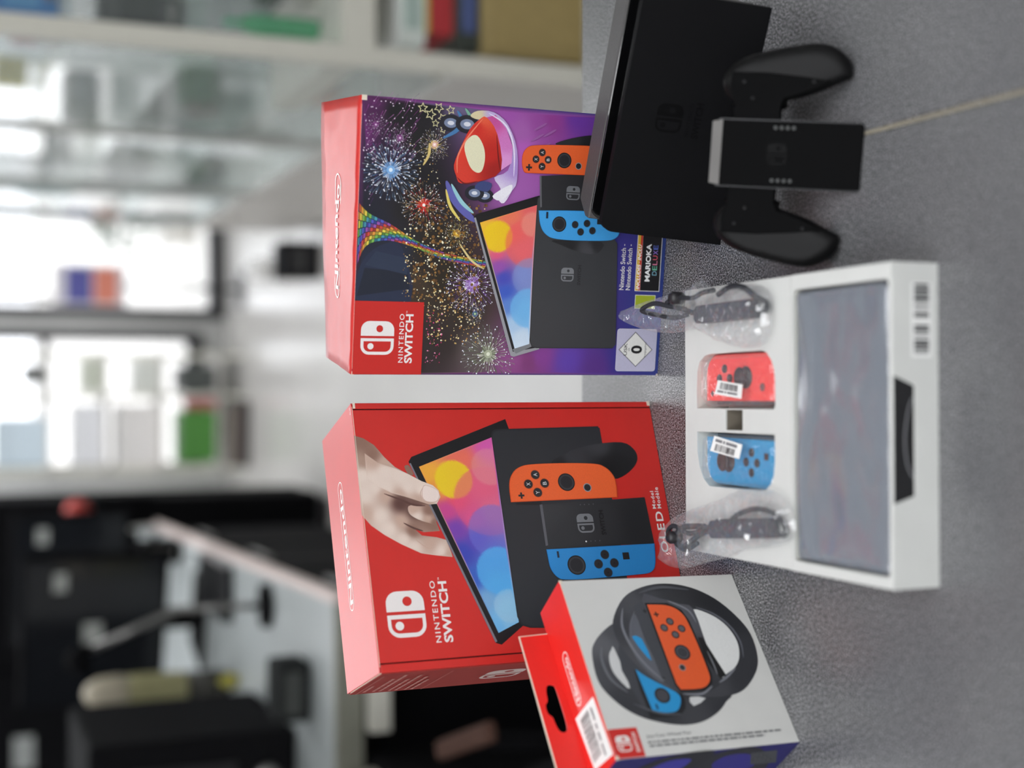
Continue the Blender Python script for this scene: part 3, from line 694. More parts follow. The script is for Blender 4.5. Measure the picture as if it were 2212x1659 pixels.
def tails(p, x0, y0, x1, y1, n, cols, ang, L, w):
    z = p.layer()
    for i in range(n):
        x, y = rr.uniform(x0, x1), rr.uniform(y0, y1); a = ang + rr.uniform(-.25, .25); l = L*rr.uniform(.5, 1); dx, dy = math.cos(a), math.sin(a); c = rr.choice(cols)
        p.poly([(x, y), (x+dx*l-dy*w*.2, y+dy*l+dx*w*.2), (x+dx*l+dy*w*.2, y+dy*l-dx*w*.2)], c, z=z+i*2e-7); p.poly(disc(x, y, w, 6), (250, 225, 250), z=z+1e-5+i*1e-7)
p.poly(clipped(smooth_loop(A['b_dark'], 3)), (34, 42, 66)); p.poly([(56,245),(62,206),(74,208),(76,240)], (24,30,46)); p.poly([(78,240),(72,208),(84,210),(88,232)], (40,50,72))
tails(p, 152, 205, 194, 245, 75, [(196,92,190),(160,60,150),(230,150,225),(110,40,110)], -.6, 9, .42)
tails(p, 120, 232, 160, 245, 16, [(196,92,190),(130,60,150)], -.6, 7, .35)
sparks(p, 40, 150, 125, 212, 420, GOLD, .18, .62); sparks(p, 22, 150, 62, 192, 240, GOLD, .2, .75); sparks(p, 120, 184, 165, 212, 110, GOLD, .15, .5)
sparks(p, 8, 180, 48, 192, 60, [(210,70,130),(240,150,190),(180,40,90)], .2, .6)
burst(p, 145.4, 223.7, 24, [(170,205,240),(230,240,255),(110,160,220)], 96, [(70,110,160),(120,170,220),(220,236,250)])
burst(p, 66.8, 158, 23, [(190,150,220),(236,220,250),(140,90,190)], 110, [(120,80,150),(176,140,210),(244,236,250)])
burst(p, 15.5, 143, 24, [(190,200,170),(236,236,220),(120,140,100)], 90, [(110,110,96),(170,176,150),(226,230,210)])
burst(p, 122, 198, 19, [(220,60,44),(240,190,120),(250,235,225),(180,36,32)], 80, [(170,34,28),(214,60,44),(246,236,230)])
burst(p, 165, 192, 13, [(236,190,200),(244,220,120),(250,246,236)], 70, [(190,150,90),(236,190,190),(250,240,230)])
burst(p, 103, 172, 12, [(240,200,60),(250,240,160),(200,140,30)], 60, [(170,120,30),(226,180,50),(250,236,160)])
burst(p, 45, 155, 9, [(90,150,80),(70,90,170),(236,236,236)], 46, [(60,80,140),(100,150,90),(230,236,220)])
burst(p, 168, 218, 10, [(196,92,190),(240,200,240)], 40, [(90,40,90),(150,80,150),(240,220,240)]); burst(p, 176, 236, 9, [(196,92,190),(240,200,240)], 36, [(90,40,90),(150,80,150),(240,220,240)])
sparks(p, 54, 150, 125, 205, 260, [(120,84,40),(90,62,34),(150,112,60)], .5, 1.4); sparks(p, 60, 176, 110, 212, 60, [(250,244,214)], .4, .8)
z = p.layer()   # a chain of outlined stars by the right edge
for i, (x, y, r) in enumerate(((190,202,4),(186,196,4.4),(191,190,4),(184,187,3.6),(190,181,3.6),(180,192,3),(176,186,3))):
    st = [(x+r*(1 if k % 2 == 0 else .48)*math.cos(PI*k/5+i), y+r*(1 if k % 2 == 0 else .48)*math.sin(PI*k/5+i)) for k in range(10)]
    p.poly(st, (228,220,170), [[(x+(a-x)*.72, y+(b-y)*.72) for a, b in st]], z=z+i*4e-7)
for q, w, c in (([(190,176),(183,172),(176,176),(170,186)], 3.2, (70,120,170)), ([(192,170),(186,166),(180,168)], 2.4, (120,170,150)), ([(140,182),(128,176),(118,166),(112,158)], 6, (96,96,170)), ([(138,178),(126,170),(118,160)], 3, (150,200,210)), ([(134,182),(122,178),(112,170)], 2.2, (226,206,110)), ([(96,170),(84,160),(78,150)], 1.6, (220,200,140)), ([(150,200),(158,196),(166,196)], 2, (214,190,120))): p.stroke(q, w, c)
for x, y in ((172,118),(166,112),(176,108),(160,122),(180,116)): p.stroke([(x,y),(x+6,y-10)], 1.6, (150,90,156))
p.build('printed_fireworks', INK, fp)
p = Print()   # a winding ribbon of coloured tiles
L = smooth_path([(121.4,246.2),(114.2,238.2),(107.2,221.9),(96.4,202.6),(88.6,180.2),(83.7,147.6)], 7); R = smooth_path([(77.5,245.8),(91.2,239.5),(95.6,224.3),(91.8,204.5),(84.0,182.1),(78.4,148.8)], 7)
HUE = [(206,74,64),(222,150,60),(226,206,80),(120,178,80),(70,150,170),(80,92,190),(150,84,170)]
z = p.layer()
for i in range(len(L)-1):
    for k in range(7):
        f0, f1 = k/7, (k+.88)/7
        mix = lambda a, b, f: (a[0]+(b[0]-a[0])*f, a[1]+(b[1]-a[1])*f)
        a1 = mix(L[i], L[i+1], .9); b1 = mix(R[i], R[i+1], .9); c = HUE[(k+i//2) % 7]; d = 0.72 + 0.28*((i+k) % 2)
        p.poly([mix(L[i], R[i], f0), mix(L[i], R[i], f1), mix(a1, b1, f1), mix(a1, b1, f0)], tuple(int(q*d) for q in c), z=z)
p.build('printed_ribbon', INK, fp, lift=0.0006)
p = Print()   # a plain racing car shape, no driver, no emblem
for (x, y), r in zip([(181,180.5),(181,168),(131,152),(132.5,160)], (8.5,9,7,7.5)):
    p.poly(disc(x, y, r*.72, 24, r), (34,34,44)); p.poly(disc(x, y, r*.4, 20, r*.6), (120,132,160)); p.poly(disc(x, y, r*.18, 14, r*.3), (214,216,226))
p.shade(A['b_k3'], blend([(188,160,(214,200,160)),(190,150,(186,168,214)),(175,133,(186,160,214)),(150,128,(170,140,206)),(135,130,(206,190,226)),(130,138,(232,226,240))]), 3, smooth=3)
p.shade(A['b_k2'], blend([(186,148,(196,80,150)),(170,136,(206,120,190)),(156,136,(220,150,210))]), 3)
p.shade(A['b_k1'], blend([(180,160,(206,44,34)),(160,150,(190,38,30)),(150,145,(160,30,26)),(145,170,(214,60,44)),(165,168,(222,58,40)),(185,156,(226,90,60))]), 2.4, smooth=3)
p.poly(A['b_k4'], (226, 222, 190), smooth=4)
p.stroke([(186,156),(172,167),(158,174),(146,174)], 1.2, (240,130,100)); p.stroke([(175,145),(160,143),(150,141)], .9, (110,20,20)); p.stroke([(190,152),(182,138),(166,131),(146,130)], 1.4, (230,220,244)); p.stroke([(141,158),(139,168),(143,174)], 1.0, (120,22,20))
p.poly([(128,140),(134,132),(140,131),(137,138),(131,146)], (236,234,242), smooth=3); p.poly([(134,150),(140,147),(141,156),(136,160)], (60,70,120), smooth=3)
p.build('printed_racing_car', INK, fp, lift=0.00068)
p = Print()
p.poly(A['b_tab'], (24, 22, 24)); p.poly(A['b_silver'], (150, 150, 156)); p.poly([(16,121),(24,103),(30,103),(20,122.3),(19,124)], (122,124,128)); p.shade(A['b_scr'], screen_fn('b'), 1.4)
p.build('printed_tablet', INK, fp, lift=0.0009)
p = Print()
p.poly(A['b_dock'], (48, 49, 52)); p.poly([(x+(.9 if x < 60 else 0), y-.8) for x, y in A['b_dock']], (56, 57, 60))
p.mark(70.8, 77.4, 81.0, 87.8, (120, 122, 126)); p.text('SWITCH', 68.2, 71.4, 83.2, 74.2, (34, 34, 37), 0.03)
p.build('printed_dock', INK, fp, lift=0.001)
p = Print()
p.shade(A['b_hand2'], blend([(176,85,(44,44,47)),(172,70,(30,30,33)),(165,50,(24,24,26))]), 3, smooth=3)
p.poly(A['b_grip'], (42, 42, 45)); p.poly(A['b_gstrip'], (96, 96, 100)); p.shade(A['b_hand1'], blend([(97,85,(34,34,36)),(94,66,(70,70,74)),(98,60,(40,40,43))]), 2, smooth=3)
p.mark(131.4, 76.2, 141.6, 87.2, (110, 112, 116))
joycon_print(p, 'b_or', (228, 96, 46), 'b_orb', 2.6, 5.4, True, True, (8, 9, 10)); joycon_print(p, 'b_bl', (64, 158, 224), 'b_blb', 2.6, 5.4, False, False, (0, 2))
p.build('printed_controllers', INK, fp, lift=0.0011)
p = Print()
p.poly([(0.2,194.6),(52.6,194.6),(52.6,BH-.6),(0.2,BH-.6)], (196, 36, 30)); p.mark(14.3, 216.3, 38.4, 241.0, W_); p.text('NINTENDO', 8.7, 209.0, 43.9, 212.6, W_, 0.012, space=1.25); p.text('SWITCH', 8.3, 202.1, 43.8, 208.0, W_, 0.03); p.text('TM', 44.4, 206.8, 46, 207.8, W_, 0)
p.build('logo_square', INK, fp, lift=0.0004)
p = Print()
p.text('Nintendo Switch -', 65.6, 34.4, 100.4, 38.4, W_, 0.008); p.text('Nintendo Switch -', 65.6, 28.9, 100.4, 32.8, W_, 0.008)
p.poly([(65.0,3.6),(136.4,3.6),(136.4,25),(65.0,25)], (225,225,228)); p.poly([(65.5,4.1),(135.9,4.1),(135.9,20.3),(65.5,20.3)], (18,17,20)); p.poly([(65.5,20.4),(135.9,20.4),(135.9,24.5),(65.5,24.5)], (196,60,44)); p.poly([(65.5,22.2),(135.9,22.2),(135.9,24.5),(65.5,24.5)], (214,176,60))
p.text('INCLUDES · INCLU', 66.4, 21.0, 100.8, 23.9, (250,250,246), 0.02, shear=.2)
p.text('MARIOKA', 72.6, 12.6, 101.4, 17.0, (244,244,244), 0.035); 
z = p.layer()
for i, ch in enumerate('DELUXE'): p.text(ch, 77.4+i*3.95, 6.9, 80.8+i*3.95, 10.9, [(120,170,190),(110,190,160),(206,120,150),(214,90,110),(150,120,210),(90,110,200)][i], 0.01)
p.poly([(51.6,6.6),(62.2,6.6),(62.2,24.2),(51.6,24.2)], (228,228,220)); p.poly([(52,7),(61.8,7),(61.8,23.8),(52,23.8)], (164,178,46))
p.poly(rrect(3.2, 3.2, 36.0, 37.6, 2.2), (208,206,222)); p.poly(rrect(3.6, 3.6, 35.6, 37.2, 2.0), (186,184,208))
p.poly(A['b_dia'], (40,40,46)); p.poly([(19.95+(x-19.95)*.95, 21+(y-21)*.95) for x, y in A['b_dia']], (226,226,222))
p.text('USK', 15.4, 28.4, 24.8, 31.2, (28,28,32), 0.01); p.text('ab', 18.7, 26.2, 21.2, 27.6, (28,28,32), 0); p.text('0', 16.8, 15.4, 23.2, 25.0, (16,16,18), 0.03); p.text('freigegeben', 14.0, 11.6, 25.9, 13.6, (28,28,32), 0)
p.build('lettering_and_ratings', INK, fp, lift=0.0004)
p = Print(); p.oval_name(49.9, 50.5, 142.1, 67.5, (250, 246, 240), 'Nintendo', 1.2); 
o = p.build('maker_name', INK, tp, 'top', (0, 0, 0))
for v in o.data.vertices:   # the print follows the crushed lid
    q = warp(v.co.x*1000, v.co.y*1000, BH); v.co.z += q[2] + 0.0012*noise.noise((v.co.x*1000*.05, v.co.y*1000*.06, 3)) + 0.0003
# ------------------------------------------------------------------ wheel accessory box
WW, WD, WH = 129.5, 40.1, 136.3
t = thing('accessory_box', 'pale carton with a red hang tab, printed with two steering wheels', 'box', local(-230.2, 775.2), 0.70464)
LN = math.tan(-0.034)
def lean(x, y, z): return (x*mm, (y + z*LN + 4.6)*mm, z*mm)
def lbox(x0, x1, y0, y1, z0, z1):
    m = MB().box(x0, x1, y0, y1, z0, z1); m.v = [lean(*q) for q in m.v]; return m
lbox(.3, WW-.3, .9, WD-.3, 0, WH-.8).build('body', M_navy, t, bevel=0.0005)
fp = lbox(0, WW, 0, .85, .2, WH-.4).build('front_panel', M_grey, t, bevel=0.0003)
M_wred = mat('bright_red_carton', (226, 40, 34), 0.42, var=0.03)
tp = lbox(0, WW, .1, WD, WH-.75, WH).build('top_panel', M_wred, t, bevel=0.0003)
sp = lbox(-.6, .25, .9, WD-.2, .2, WH-1).build('side_panel', M_navy, t, bevel=0.0002)
lbox(WW-.25, WW+.5, .9, WD-.2, .2, WH-1).build('side_panel', M_navy, t, bevel=0.0002)
for a, b in ((6, 30), (36, 58), (66, 96), (104, 126)): lbox(a, b, -.08, .12, WH-.7, WH-.4).build('worn_edge', M_board, t)
lbox(WW-2.4, WW+.4, -.1, .5, WH-2.2, WH-.1).build('worn_edge', M_board, t); lbox(-.4, 2.2, -.12, .6, WH-2.4, WH-.1).build('worn_edge', M_board, t)
# hang tab rising from the back edge of the top, with a punched slot
slot = [(40,8),(41,11.5),(46,13),(51,13.6),(54.5,16),(60,16),(63.5,13.6),(69,13),(74,11),(74,7.2),(70,5.6),(45,5.6)]
tab = [(0,0),(WW-17,0),(WW-17,20.5),(0,21.5)]
ft = lambda x, y, z: lean(x, WD - .8 + z + y*0.10, WH + y)
tb = MB().prism(tab, -.4, .4, [smooth_loop(slot, 4)], fn=ft).build('hang_tab', M_wred, t)
MB().prism([(0,20.9),(WW-17,19.9),(WW-17,20.6),(0,21.6)], -.43, .43, fn=ft).build('torn_edge', M_board, tb)
MB().prism([(WW-17.5,0),(WW-16.9,0),(WW-16.9,20.6),(WW-17.5,20.6)], -.44, .44, fn=ft).build('torn_edge', M_board, tb)
LG = (226, 227, 226)
p = Print()
def ring_fn(base): return blend(base)
p.shade(A['w_o2'], blend([(80,122,(92,93,98)),(60,128,(70,71,76)),(35,118,(52,53,58)),(25,95,(50,51,56)),(22,70,(62,63,68)),(32,46,(50,51,56)),(60,95,(58,60,66)),(92,108,(74,75,80))]), 3.2, smooth=4)
p.poly(A['w_h2'], (206,207,207), smooth=3); p.poly(A['w_h3'], (206,207,207), smooth=2)
p.poly([(74,110),(93,100),(31,90),(28,100),(33,106),(60,112)], (62,64,70)); p.poly([(60,103),(54,97),(46,85),(40,75),(34,74),(26,80),(25,101),(30,103)], (28,28,32), smooth=2)
p.poly(soft(A['w_bl'], (0, 7)), (38,146,206)); x, y = A['w_blb'][0]; p.poly(disc(x,y,5.6,28), (36,36,40)); p.poly(disc(x,y,4.2,28), (66,66,72)); x, y = A['w_blb'][1]; p.poly([(x-1.9,y-.7),(x+1.9,y-.7),(x+1.9,y+.7),(x-1.9,y+.7)], (20,50,80))
p.shade(A['w_o'], blend([(120,75,(58,59,64)),(122,55,(44,45,50)),(112,26,(36,37,42)),(95,14,(40,41,46)),(70,8,(52,53,58)),(45,22,(50,51,56)),(40,50,(66,67,72)),(45,75,(84,85,92)),(65,98,(74,75,80)),(90,102,(56,57,62)),(112,88,(70,71,76))]), 3.2, smooth=4)
p.poly(A['w_hl'], (92,94,102), smooth=3); p.poly([(q[0]*.0+q[0]-1.5, q[1]+1.0) for q in A['w_bl2']], (38,146,206), smooth=2)
p.poly(A['w_hr'], LG, smooth=4)
p.shade(A['w_mid'], blend([(108,65,(74,75,82)),(95,46,(82,83,90)),(60,40,(60,61,66)),(45,55,(50,51,56)),(70,60,(40,40,44))]), 4, smooth=3)
p.poly(A['w_strip'], (66,68,74)); x, y = 103, 80; z = p.layer(); p.poly([(x-1.6,y-.5),(x+1.6,y-.5),(x+1.6,y+.5),(x-1.6,y+.5)], (34,35,38), z=z); p.poly([(x-.5,y-1.6),(x+.5,y-1.6),(x+.5,y+1.6),(x-.5,y+1.6)], (34,35,38), z=z+4e-6); p.poly([(52,82.5),(53,82.5),(53,85.2),(52,85.2)], (34,35,38))
cx, cy = 74, 62
p.poly([(cx+(a-cx)*1.04, cy+(b-cy)*1.10) for a, b in A['w_or']], (20,20,22)); p.poly(A['w_black'], (24,24,26)); p.poly(soft(A['w_or'], (0, 7, 8)), (228,92,44))
for x, y in A['w_orb'][:4]: p.poly(disc(x,y,2.9,20), (42,40,44)); p.poly(disc(x,y,2.0,20), (92,92,98))
x, y = A['w_orb'][4]; p.poly(disc(x,y,5.8,28), (34,34,38)); p.poly(disc(x,y,4.6,28), (76,76,82)); p.poly(disc(x,y,3.4,28), (54,54,60))
x, y = A['w_orb'][5]; p.poly(disc(x,y,2.5,20), (150,140,140)); p.poly(disc(x,y,1.9,20), (44,42,46))
x, y = A['w_orb'][6]; z = p.layer(); p.poly([(x-1.9,y-.6),(x+1.9,y-.6),(x+1.9,y+.6),(x-1.9,y+.6)], (70,36,24), z=z); p.poly([(x-.6,y-1.9),(x+.6,y-1.9),(x+.6,y+1.9),(x-.6,y+1.9)], (70,36,24), z=z+4e-6)
def place_front(o):   # prints on the slightly tilted carton
    o.rotation_euler = (PI/2 - math.atan(LN), 0, 0); o.location = (0, 4.6*mm - o['lift'], 0); del o['lift']; return o
def wprint(p, name, lift=0.0001):
    o = p.build(name, INK, fp); o['lift'] = lift; return place_front(o)
for q, w, c in (([(106,96),(92,101),(76,99),(62,93),(50,84)], 2.2, (120,122,130)), ([(103,88),(92,95),(80,97),(68,93)], 1.4, (98,100,108)), ([(104,40),(98,28),(88,19),(75,15.5),(63,18)], 1.8, (96,98,106)), ([(56,27),(50,36),(46,44)], 1.6, (120,122,130)), ([(117,80),(121,62),(118,40)], 2.2, (76,78,84)), ([(78,121),(68,124),(54,122),(44,113)], 2.2, (104,106,112)), ([(36,112),(28,96),(26,80)], 1.6, (84,86,92)), ([(40,74),(39,60),(44,50)], 1.5, (128,130,138)), ([(110,60),(102,47),(92,44)], 1.6, (120,122,130)), ([(70,44),(60,43),(52,43)], 1.2, (120,122,128))): p.stroke(q, w, c)
wprint(p, 'printed_wheels')
p = Print()
p.poly([(0.1,115.2),(20,115.2),(20,WH-.5),(0.1,WH-.5)], (206,44,38)); p.mark(4.4, 122.4, 15.2, 132.6, (236,226,222)); p.text('SWITCH', 3.4, 117.4, 16.6, 120.2, (236,226,222), 0.03)
wprint(p, 'logo_square')
p = Print(); G = (120,120,122)
p.text('Joy-Con Wheel Pair', 11.4, 77.4, 14.4, 110.3, (84,84,88), 0.0, turn=1)
for xx, y1, y0 in ((8.4,110.7,11.3),(5.8,110.4,25)):
    y = y1
    while y > y0:
        w = rr.uniform(1.5, 6); p.poly([(xx,max(y0,y-w)),(xx+1.3,max(y0,y-w)),(xx+1.3,y),(xx,y)], G); y -= w+1.0
wprint(p, 'small_print')
p = Print(); p.oval_name(50, 19.5, 89, 28.5, (244,232,230), 'Nintendo', .8); o = p.build('maker_name', INK, tp, 'top', (0, (4.6+WH*LN)*mm, WH*mm))
p = Print(); p.poly([(4,1),(45,3.5),(46.8,36),(8,31)], (238,238,236))
for i in range(34): x = 12+i*.9; p.poly([(x,15),(x+rr.choice((.25,.5)),15),(x+rr.choice((.25,.5)),29),(x,29)], (70,70,72))
y = 9
for a, b in ((8,16),(18,24),(26,30),(32,41)): p.poly([(a,y),(b,y+.3),(b,y+2.2),(a,y+1.9)], (120,120,122))
p.build('price_label', INKM, tp, 'top', (0, (4.6+WH*LN)*mm, WH*mm))
p = Print()
p.poly([(2,10),(36,30),(36,60),(20,70),(2,50)], (40,40,46), smooth=4); p.poly([(8,22),(28,34),(30,52),(18,58),(6,44)], (48,42,128), smooth=4); p.poly([(2,80),(38,64),(38,100),(20,118),(2,110)], (36,36,42), smooth=4); p.poly([(8,88),(30,78),(32,96),(18,106)], (58,52,150), smooth=4)
p.poly([(10,5),(30,14),(30,34),(12,26)], (70,72,76)); 
for x, y in ((16,14),(21,19),(25,24),(20,26)): p.poly(disc(x,y,2,14), (36,36,38)); p.poly(disc(x,y,1.2,14), (92,92,96))
o = p.build('printed_side', INK, sp, 'left', (-.6*mm, (WD-.2+2.2)*mm, 0))

# ------------------------------------------------------------------ dock
DW, DH, DSH = 167.6, 86.1, math.tan(0.252)
t = thing('console_dock', 'black console dock with an open slot along its top', 'dock', local(99.7, 878.5), -0.41315)
def shear(x, z, y): return (x*mm, (y + z*DSH)*mm, z*mm)      # prism outline is x,z ; depth is y
def slab(o, y0, y1, holes=()): return MB().prism(o, y0, y1, holes, fn=shear)
fp = slab(rrect(0, 0, DW, DH, 9, 8, (0,0,1,1)), 0, 4.6).build('front_plate', M_blk, t, bevel=0.0009, seg=3)
slab(rrect(3.5, 0, DW-3.5, DH-0.6, 8, 8, (0,0,1,1)), 4.65, 6.0).build('front_lining', M_gloss, t, bevel=0.0004)
slab([(5,0),(DW-5,0),(DW-5,DH*.62),(5,DH*.62)], 6.05, 22.3).build('slot_floor', M_gloss, t)
MB().box((DW/2-6)*mm, (DW/2+6)*mm, (13.5+DH*.62*DSH)*mm, (20.5+DH*.62*DSH)*mm, DH*.62*mm, (DH*.62+6)*mm).build('connector', M_rail, t, bevel=0.0008)
rear = MB(); 
def rb(x, y, z): return (x*mm, (y + z*DSH)*mm, z*mm)
rear.prism([(1.5,24.05),(DW-1.5,24.05),(DW-1.5,30),(DW-11,43),(11,43),(1.5,30)], 0, DH-1.0, fn=rb)
rear.build('rear_shell', mat('dark_grey_textured_plastic', (70, 68, 68), 0.45, var=0.1, scale=1500, bump=0.4, bscale=1500), t, bevel=0.0010, seg=3)
slab(rrect(2.5, 0, DW-2.5, DH-1.6, 8, 8, (0,0,1,1)), 22.4, 24.0).build('rear_lining', M_gloss, t, bevel=0.0004)
MB().prism([(DW-1.4,26),(DW-.9,26),(DW-.9,29.5),(DW-1.4,29.5)], 10, 22, fn=rb).build('side_port', M_rail, t)
def dock_print(p, name, material):
    o = p.build(name, material, fp); o.rotation_euler = (PI/2 - math.atan(DSH), 0, 0)
    for v in o.data.vertices: v.co.y *= math.sqrt(1+DSH*DSH)
    return o
p = Print(); K = (9, 9, 10)
p.mark(75, 44.5, 95, 62.5, K); p.text('SWITCH', 73, 31.5, 98, 36.5, K, 0.03); p.text('NINTENDO', 74, 38.5, 97, 41.2, K, 0.0, space=1.2)
dock_print(p, 'debossed_logo', INKK)

# ------------------------------------------------------------------ controller grip leaning back on its handles
t = thing('controller_grip', 'black controller grip with two rounded handles tilted before the dock', 'controller grip', local(137.8, 712), -0.14)
TH = math.radians(42)
M_grip = mat('deep_black_plastic', (8, 8, 9), 0.7, spec=0.06, bump=0.06, bscale=1600)
def gp(a, s, d):   # along the face: a to the right, s up the face, d out of the face
    return (a*mm, (s*math.sin(TH) - d*math.cos(TH))*mm, (s*math.cos(TH) + d*math.sin(TH))*mm + 0.0005)
body = MB().prism(rrect(-20.2, 0, 20.2, 87.0, 1.6, 3, (1,1,0,0)), -10, 0, fn=gp).build('centre_body', M_grip, t, bevel=0.0012, seg=2)
MB().prism([(-20.2,87.1),(20.2,87.1),(19.2,94.0),(-19.2,94.0)], -9.5, 0, fn=lambda a, s, d: gp(a, s, d - max(0, (s-87.1))*.36*(d > -1))).build('top_bevel', mat('lit_bevel_grey', (112, 110, 108), 0.4, metal=0.3), body)  # paler grey holds the light this sloping top face catches
MB().prism([(-21.2,2),(-20.3,2),(-20.3,90),(-21.2,90)], -6.5, -2.5, fn=gp).build('side_rail', M_drail, t); MB().prism([(20.3,2),(21.2,2),(21.2,90),(20.3,90)], -6.5, -2.5, fn=gp).build('side_rail', M_drail, t)
HR = [(19,82.0),(31.8,82.6),(35.0,86.6),(41,90),(47.4,90),(53.8,86),(59.3,78),(64,63),(67,47.6),(68.8,34.3),(67.6,25),(63,17),(56.5,11.8),(49,10.8),(46.6,14),(43.2,21),(38.4,32),(35,42),(33.2,48.4),(29.7,50.4),(19,50.4)]
HB = [(28,82.2),(31.8,82.6),(35.0,86.6),(41,90),(47.4,90),(53.8,86),(59.3,78),(64,63),(67,47.6),(68.8,34.3),(67.6,25),(63,17),(56.5,11.8),(49,10.8),(46.6,14),(43.2,21),(38.4,32),(35,42),(33,49),(28,51)]
for sgn in (1, -1):
    h = MB(); inflate(h, smooth_loop([(sgn*a, s) for a, s in HB], 3), 3.0, 5.0, 21.0, 11.0, 15.0, fn=lambda a, s, d: gp(a, s, d-8.5))
    ho = h.build('handle', mat('black_handle_rubber', (11, 11, 12), 0.42, spec=0.17, bump=0.05, bscale=1500), t)
    MB().prism([(sgn*a, s) for a, s in ((19,81),(30,81.5),(36,84),(42,85),(50,84),(50,62),(48,40),(46,26),(45.5,22),(40,33),(36.5,43),(34.5,50),(30,52),(19,52))], -9.5, -2.6, fn=gp).build('face_plate', M_grip, ho, bevel=0.0008)
    for a, s in ((44,76),(34,70),(45,33)): MB().lathe([(1.1*mm,0),(1.1*mm,.3*mm)], 12).build('screw', M_drail, ho, loc=gp(sgn*a, s, -2.6), rot=(PI/2-TH, 0, 0))
    for i in range(4):
        MB().lathe([(1.25*mm,0),(1.25*mm,.2*mm),(.9*mm,.35*mm)], 14).build('player_lamp', M_led, body, loc=gp(sgn*16.2, 42.6+i*3.75, 0), rot=(PI/2-TH, 0, 0))
p = Print(); p.mark(-6.5, 46, 6.5, 58, (11,11,12)); o = p.build('debossed_logo', INKK, body, 'top'); o.rotation_euler = (PI/2-TH, 0, 0); o.location = gp(0, 0, .12)

# ------------------------------------------------------------------ white insert tray
TW, TL, TZ = 182.8, 230.3, 32.0
t = thing('insert_tray', 'white cardboard insert tray with cut pockets and a dark finger notch', 'tray', local(-114.5, 641.5), 0.00943)
P_red = [(99.6,214.2),(111.6,214.6),(125.4,213.5),(131.9,210.2),(135.7,203.8),(136.9,196),(137.2,171),(137.4,132.4),(136.0,126.9),(131.0,121.5),(124.9,118.3),(117.7,117.2),(101.4,117.0),(99.7,118.5)]
P_blu = [(83.6,214.2),(83.6,117.6),(66.8,117.6),(57.8,119.0),(52.2,122.3),(48.0,127.8),(46.9,138),(46.6,170),(46.6,198.3),(51.4,205.8),(59.7,211.2),(69.5,213.8)]
P_slot = [(85.4,155.4),(98.9,155.4),(98.9,176.3),(85.4,176.3)]
P_win = rrect(6.5, 3.0, 173.5, 96.4, 2.5, 3)
near = MB().prism([(0,0),(TW,0),(TW,98.6),(0,98.6)], 31.0, TZ, [P_win]); near.v = [(x*mm, y*mm, z*mm) for x, y, z in near.v]
near.build('near_deck', M_white, t, bevel=0.0003)
far = MB().prism([(.6,99.2),(TW-.6,99.2),(TW-.4,TL),(.4,TL)], 30.7, 31.7, [P_red, P_blu, P_slot]); far.v = [(x*mm, y*mm, z*mm) for x, y, z in far.v]
far.build('far_deck', M_white, t)
def walls(poly, z0, z1, th, name, floor=True, material=M_whitein):
    m = MB(); n = len(poly); area = sum(poly[i][0]*poly[(i+1)%n][1]-poly[(i+1)%n][0]*poly[i][1] for i in range(n)); sg = 1 if area > 0 else -1
    out = []
    for i in range(n):
        a, b, c = poly[i-1], poly[i], poly[(i+1)%n]; dx, dy = c[0]-a[0], c[1]-a[1]; L = math.hypot(dx, dy) or 1
        out.append((b[0]+sg*dy/L*th, b[1]-sg*dx/L*th))
    m.prism(out, z0, z1, [poly])
    if floor: m.prism(out, z0-.8, z0-.02)
    m.v = [(x*mm, y*mm, z*mm) for x, y, z in m.v]
    return m.build(name, material, t)
walls(P_red, 6, 30.6, .7, 'pocket'); walls(P_blu, 6, 30.6, .7, 'pocket')
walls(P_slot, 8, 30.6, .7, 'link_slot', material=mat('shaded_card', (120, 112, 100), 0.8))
walls(P_win, 8, 30.9, .8, 'console_well')
def wall(x0, x1, y0, y1, z0, z1, nm='side_wall'): return MB().box(x0*mm, x1*mm, y0*mm, y1*mm, z0*mm, z1*mm).build(nm, M_white, t, bevel=0.0003)
wall(0, .9, .8, TL-.1, 0, 30.9 if False else 30.6); wall(TW-.9, TW, .8, TL-.1, 0, 30.6); wall(.5, TW-.5, TL-1.0, TL-.1, 0, 30.6)
fw = MB().prism([(0,0),(TW,0),(TW,30.95),(119.4,30.95),(113.6,16.7),(51.9,16.7),(47.6,30.95),(0,30.95)], 0, .9, fn=lambda x, z, y: (x*mm, y*mm, z*mm)).build('front_wall', M_white, t, bevel=0.0003)
MB().prism([(46,8),(121,8),(121,30.9),(46,30.9)], 2.0, 2.9, fn=lambda x, z, y: (x*mm, y*mm, z*mm)).build('notch_shade_sheet', mat('notch_shade_black', (24, 24, 27), 0.5), t)  # dark sheet stands in for the shade inside the finger notch
MB().tube(smooth_path([(62*mm, 1.45*mm, 17*mm), (70*mm, 1.45*mm, 21*mm), (85*mm, 1.45*mm, 22.5*mm), (100*mm, 1.45*mm, 20*mm), (107*mm, 1.45*mm, 17*mm)], 5), .5*mm).build('pull_tab', mat('grey_card', (110, 110, 114), .6), t)
p = Print(); p.poly([(129.5,4.6),(171.5,4.6),(171.5,19),(129.5,19)], (236,236,234)); x = 131.5
while x < 169.5:
    w = rr.choice((.5,.9,1.5,2.1)); p.poly([(x,6.6),(x+w,6.6),(x+w,17),(x,17)], (34,34,38)); x += w + rr.choice((.5,.7,1.2))
    if 147 < x < 151: x = 151.5
p.build('barcode_label', INKM, fw)
T_LOC = Matrix.Translation(local(-114.5, 641.5)) @ Matrix.Rotation(0.00943, 4, 'Z')
def on_tray(x, y, z): return tuple(T_LOC @ Vector((x*mm, y*mm, z*mm)))

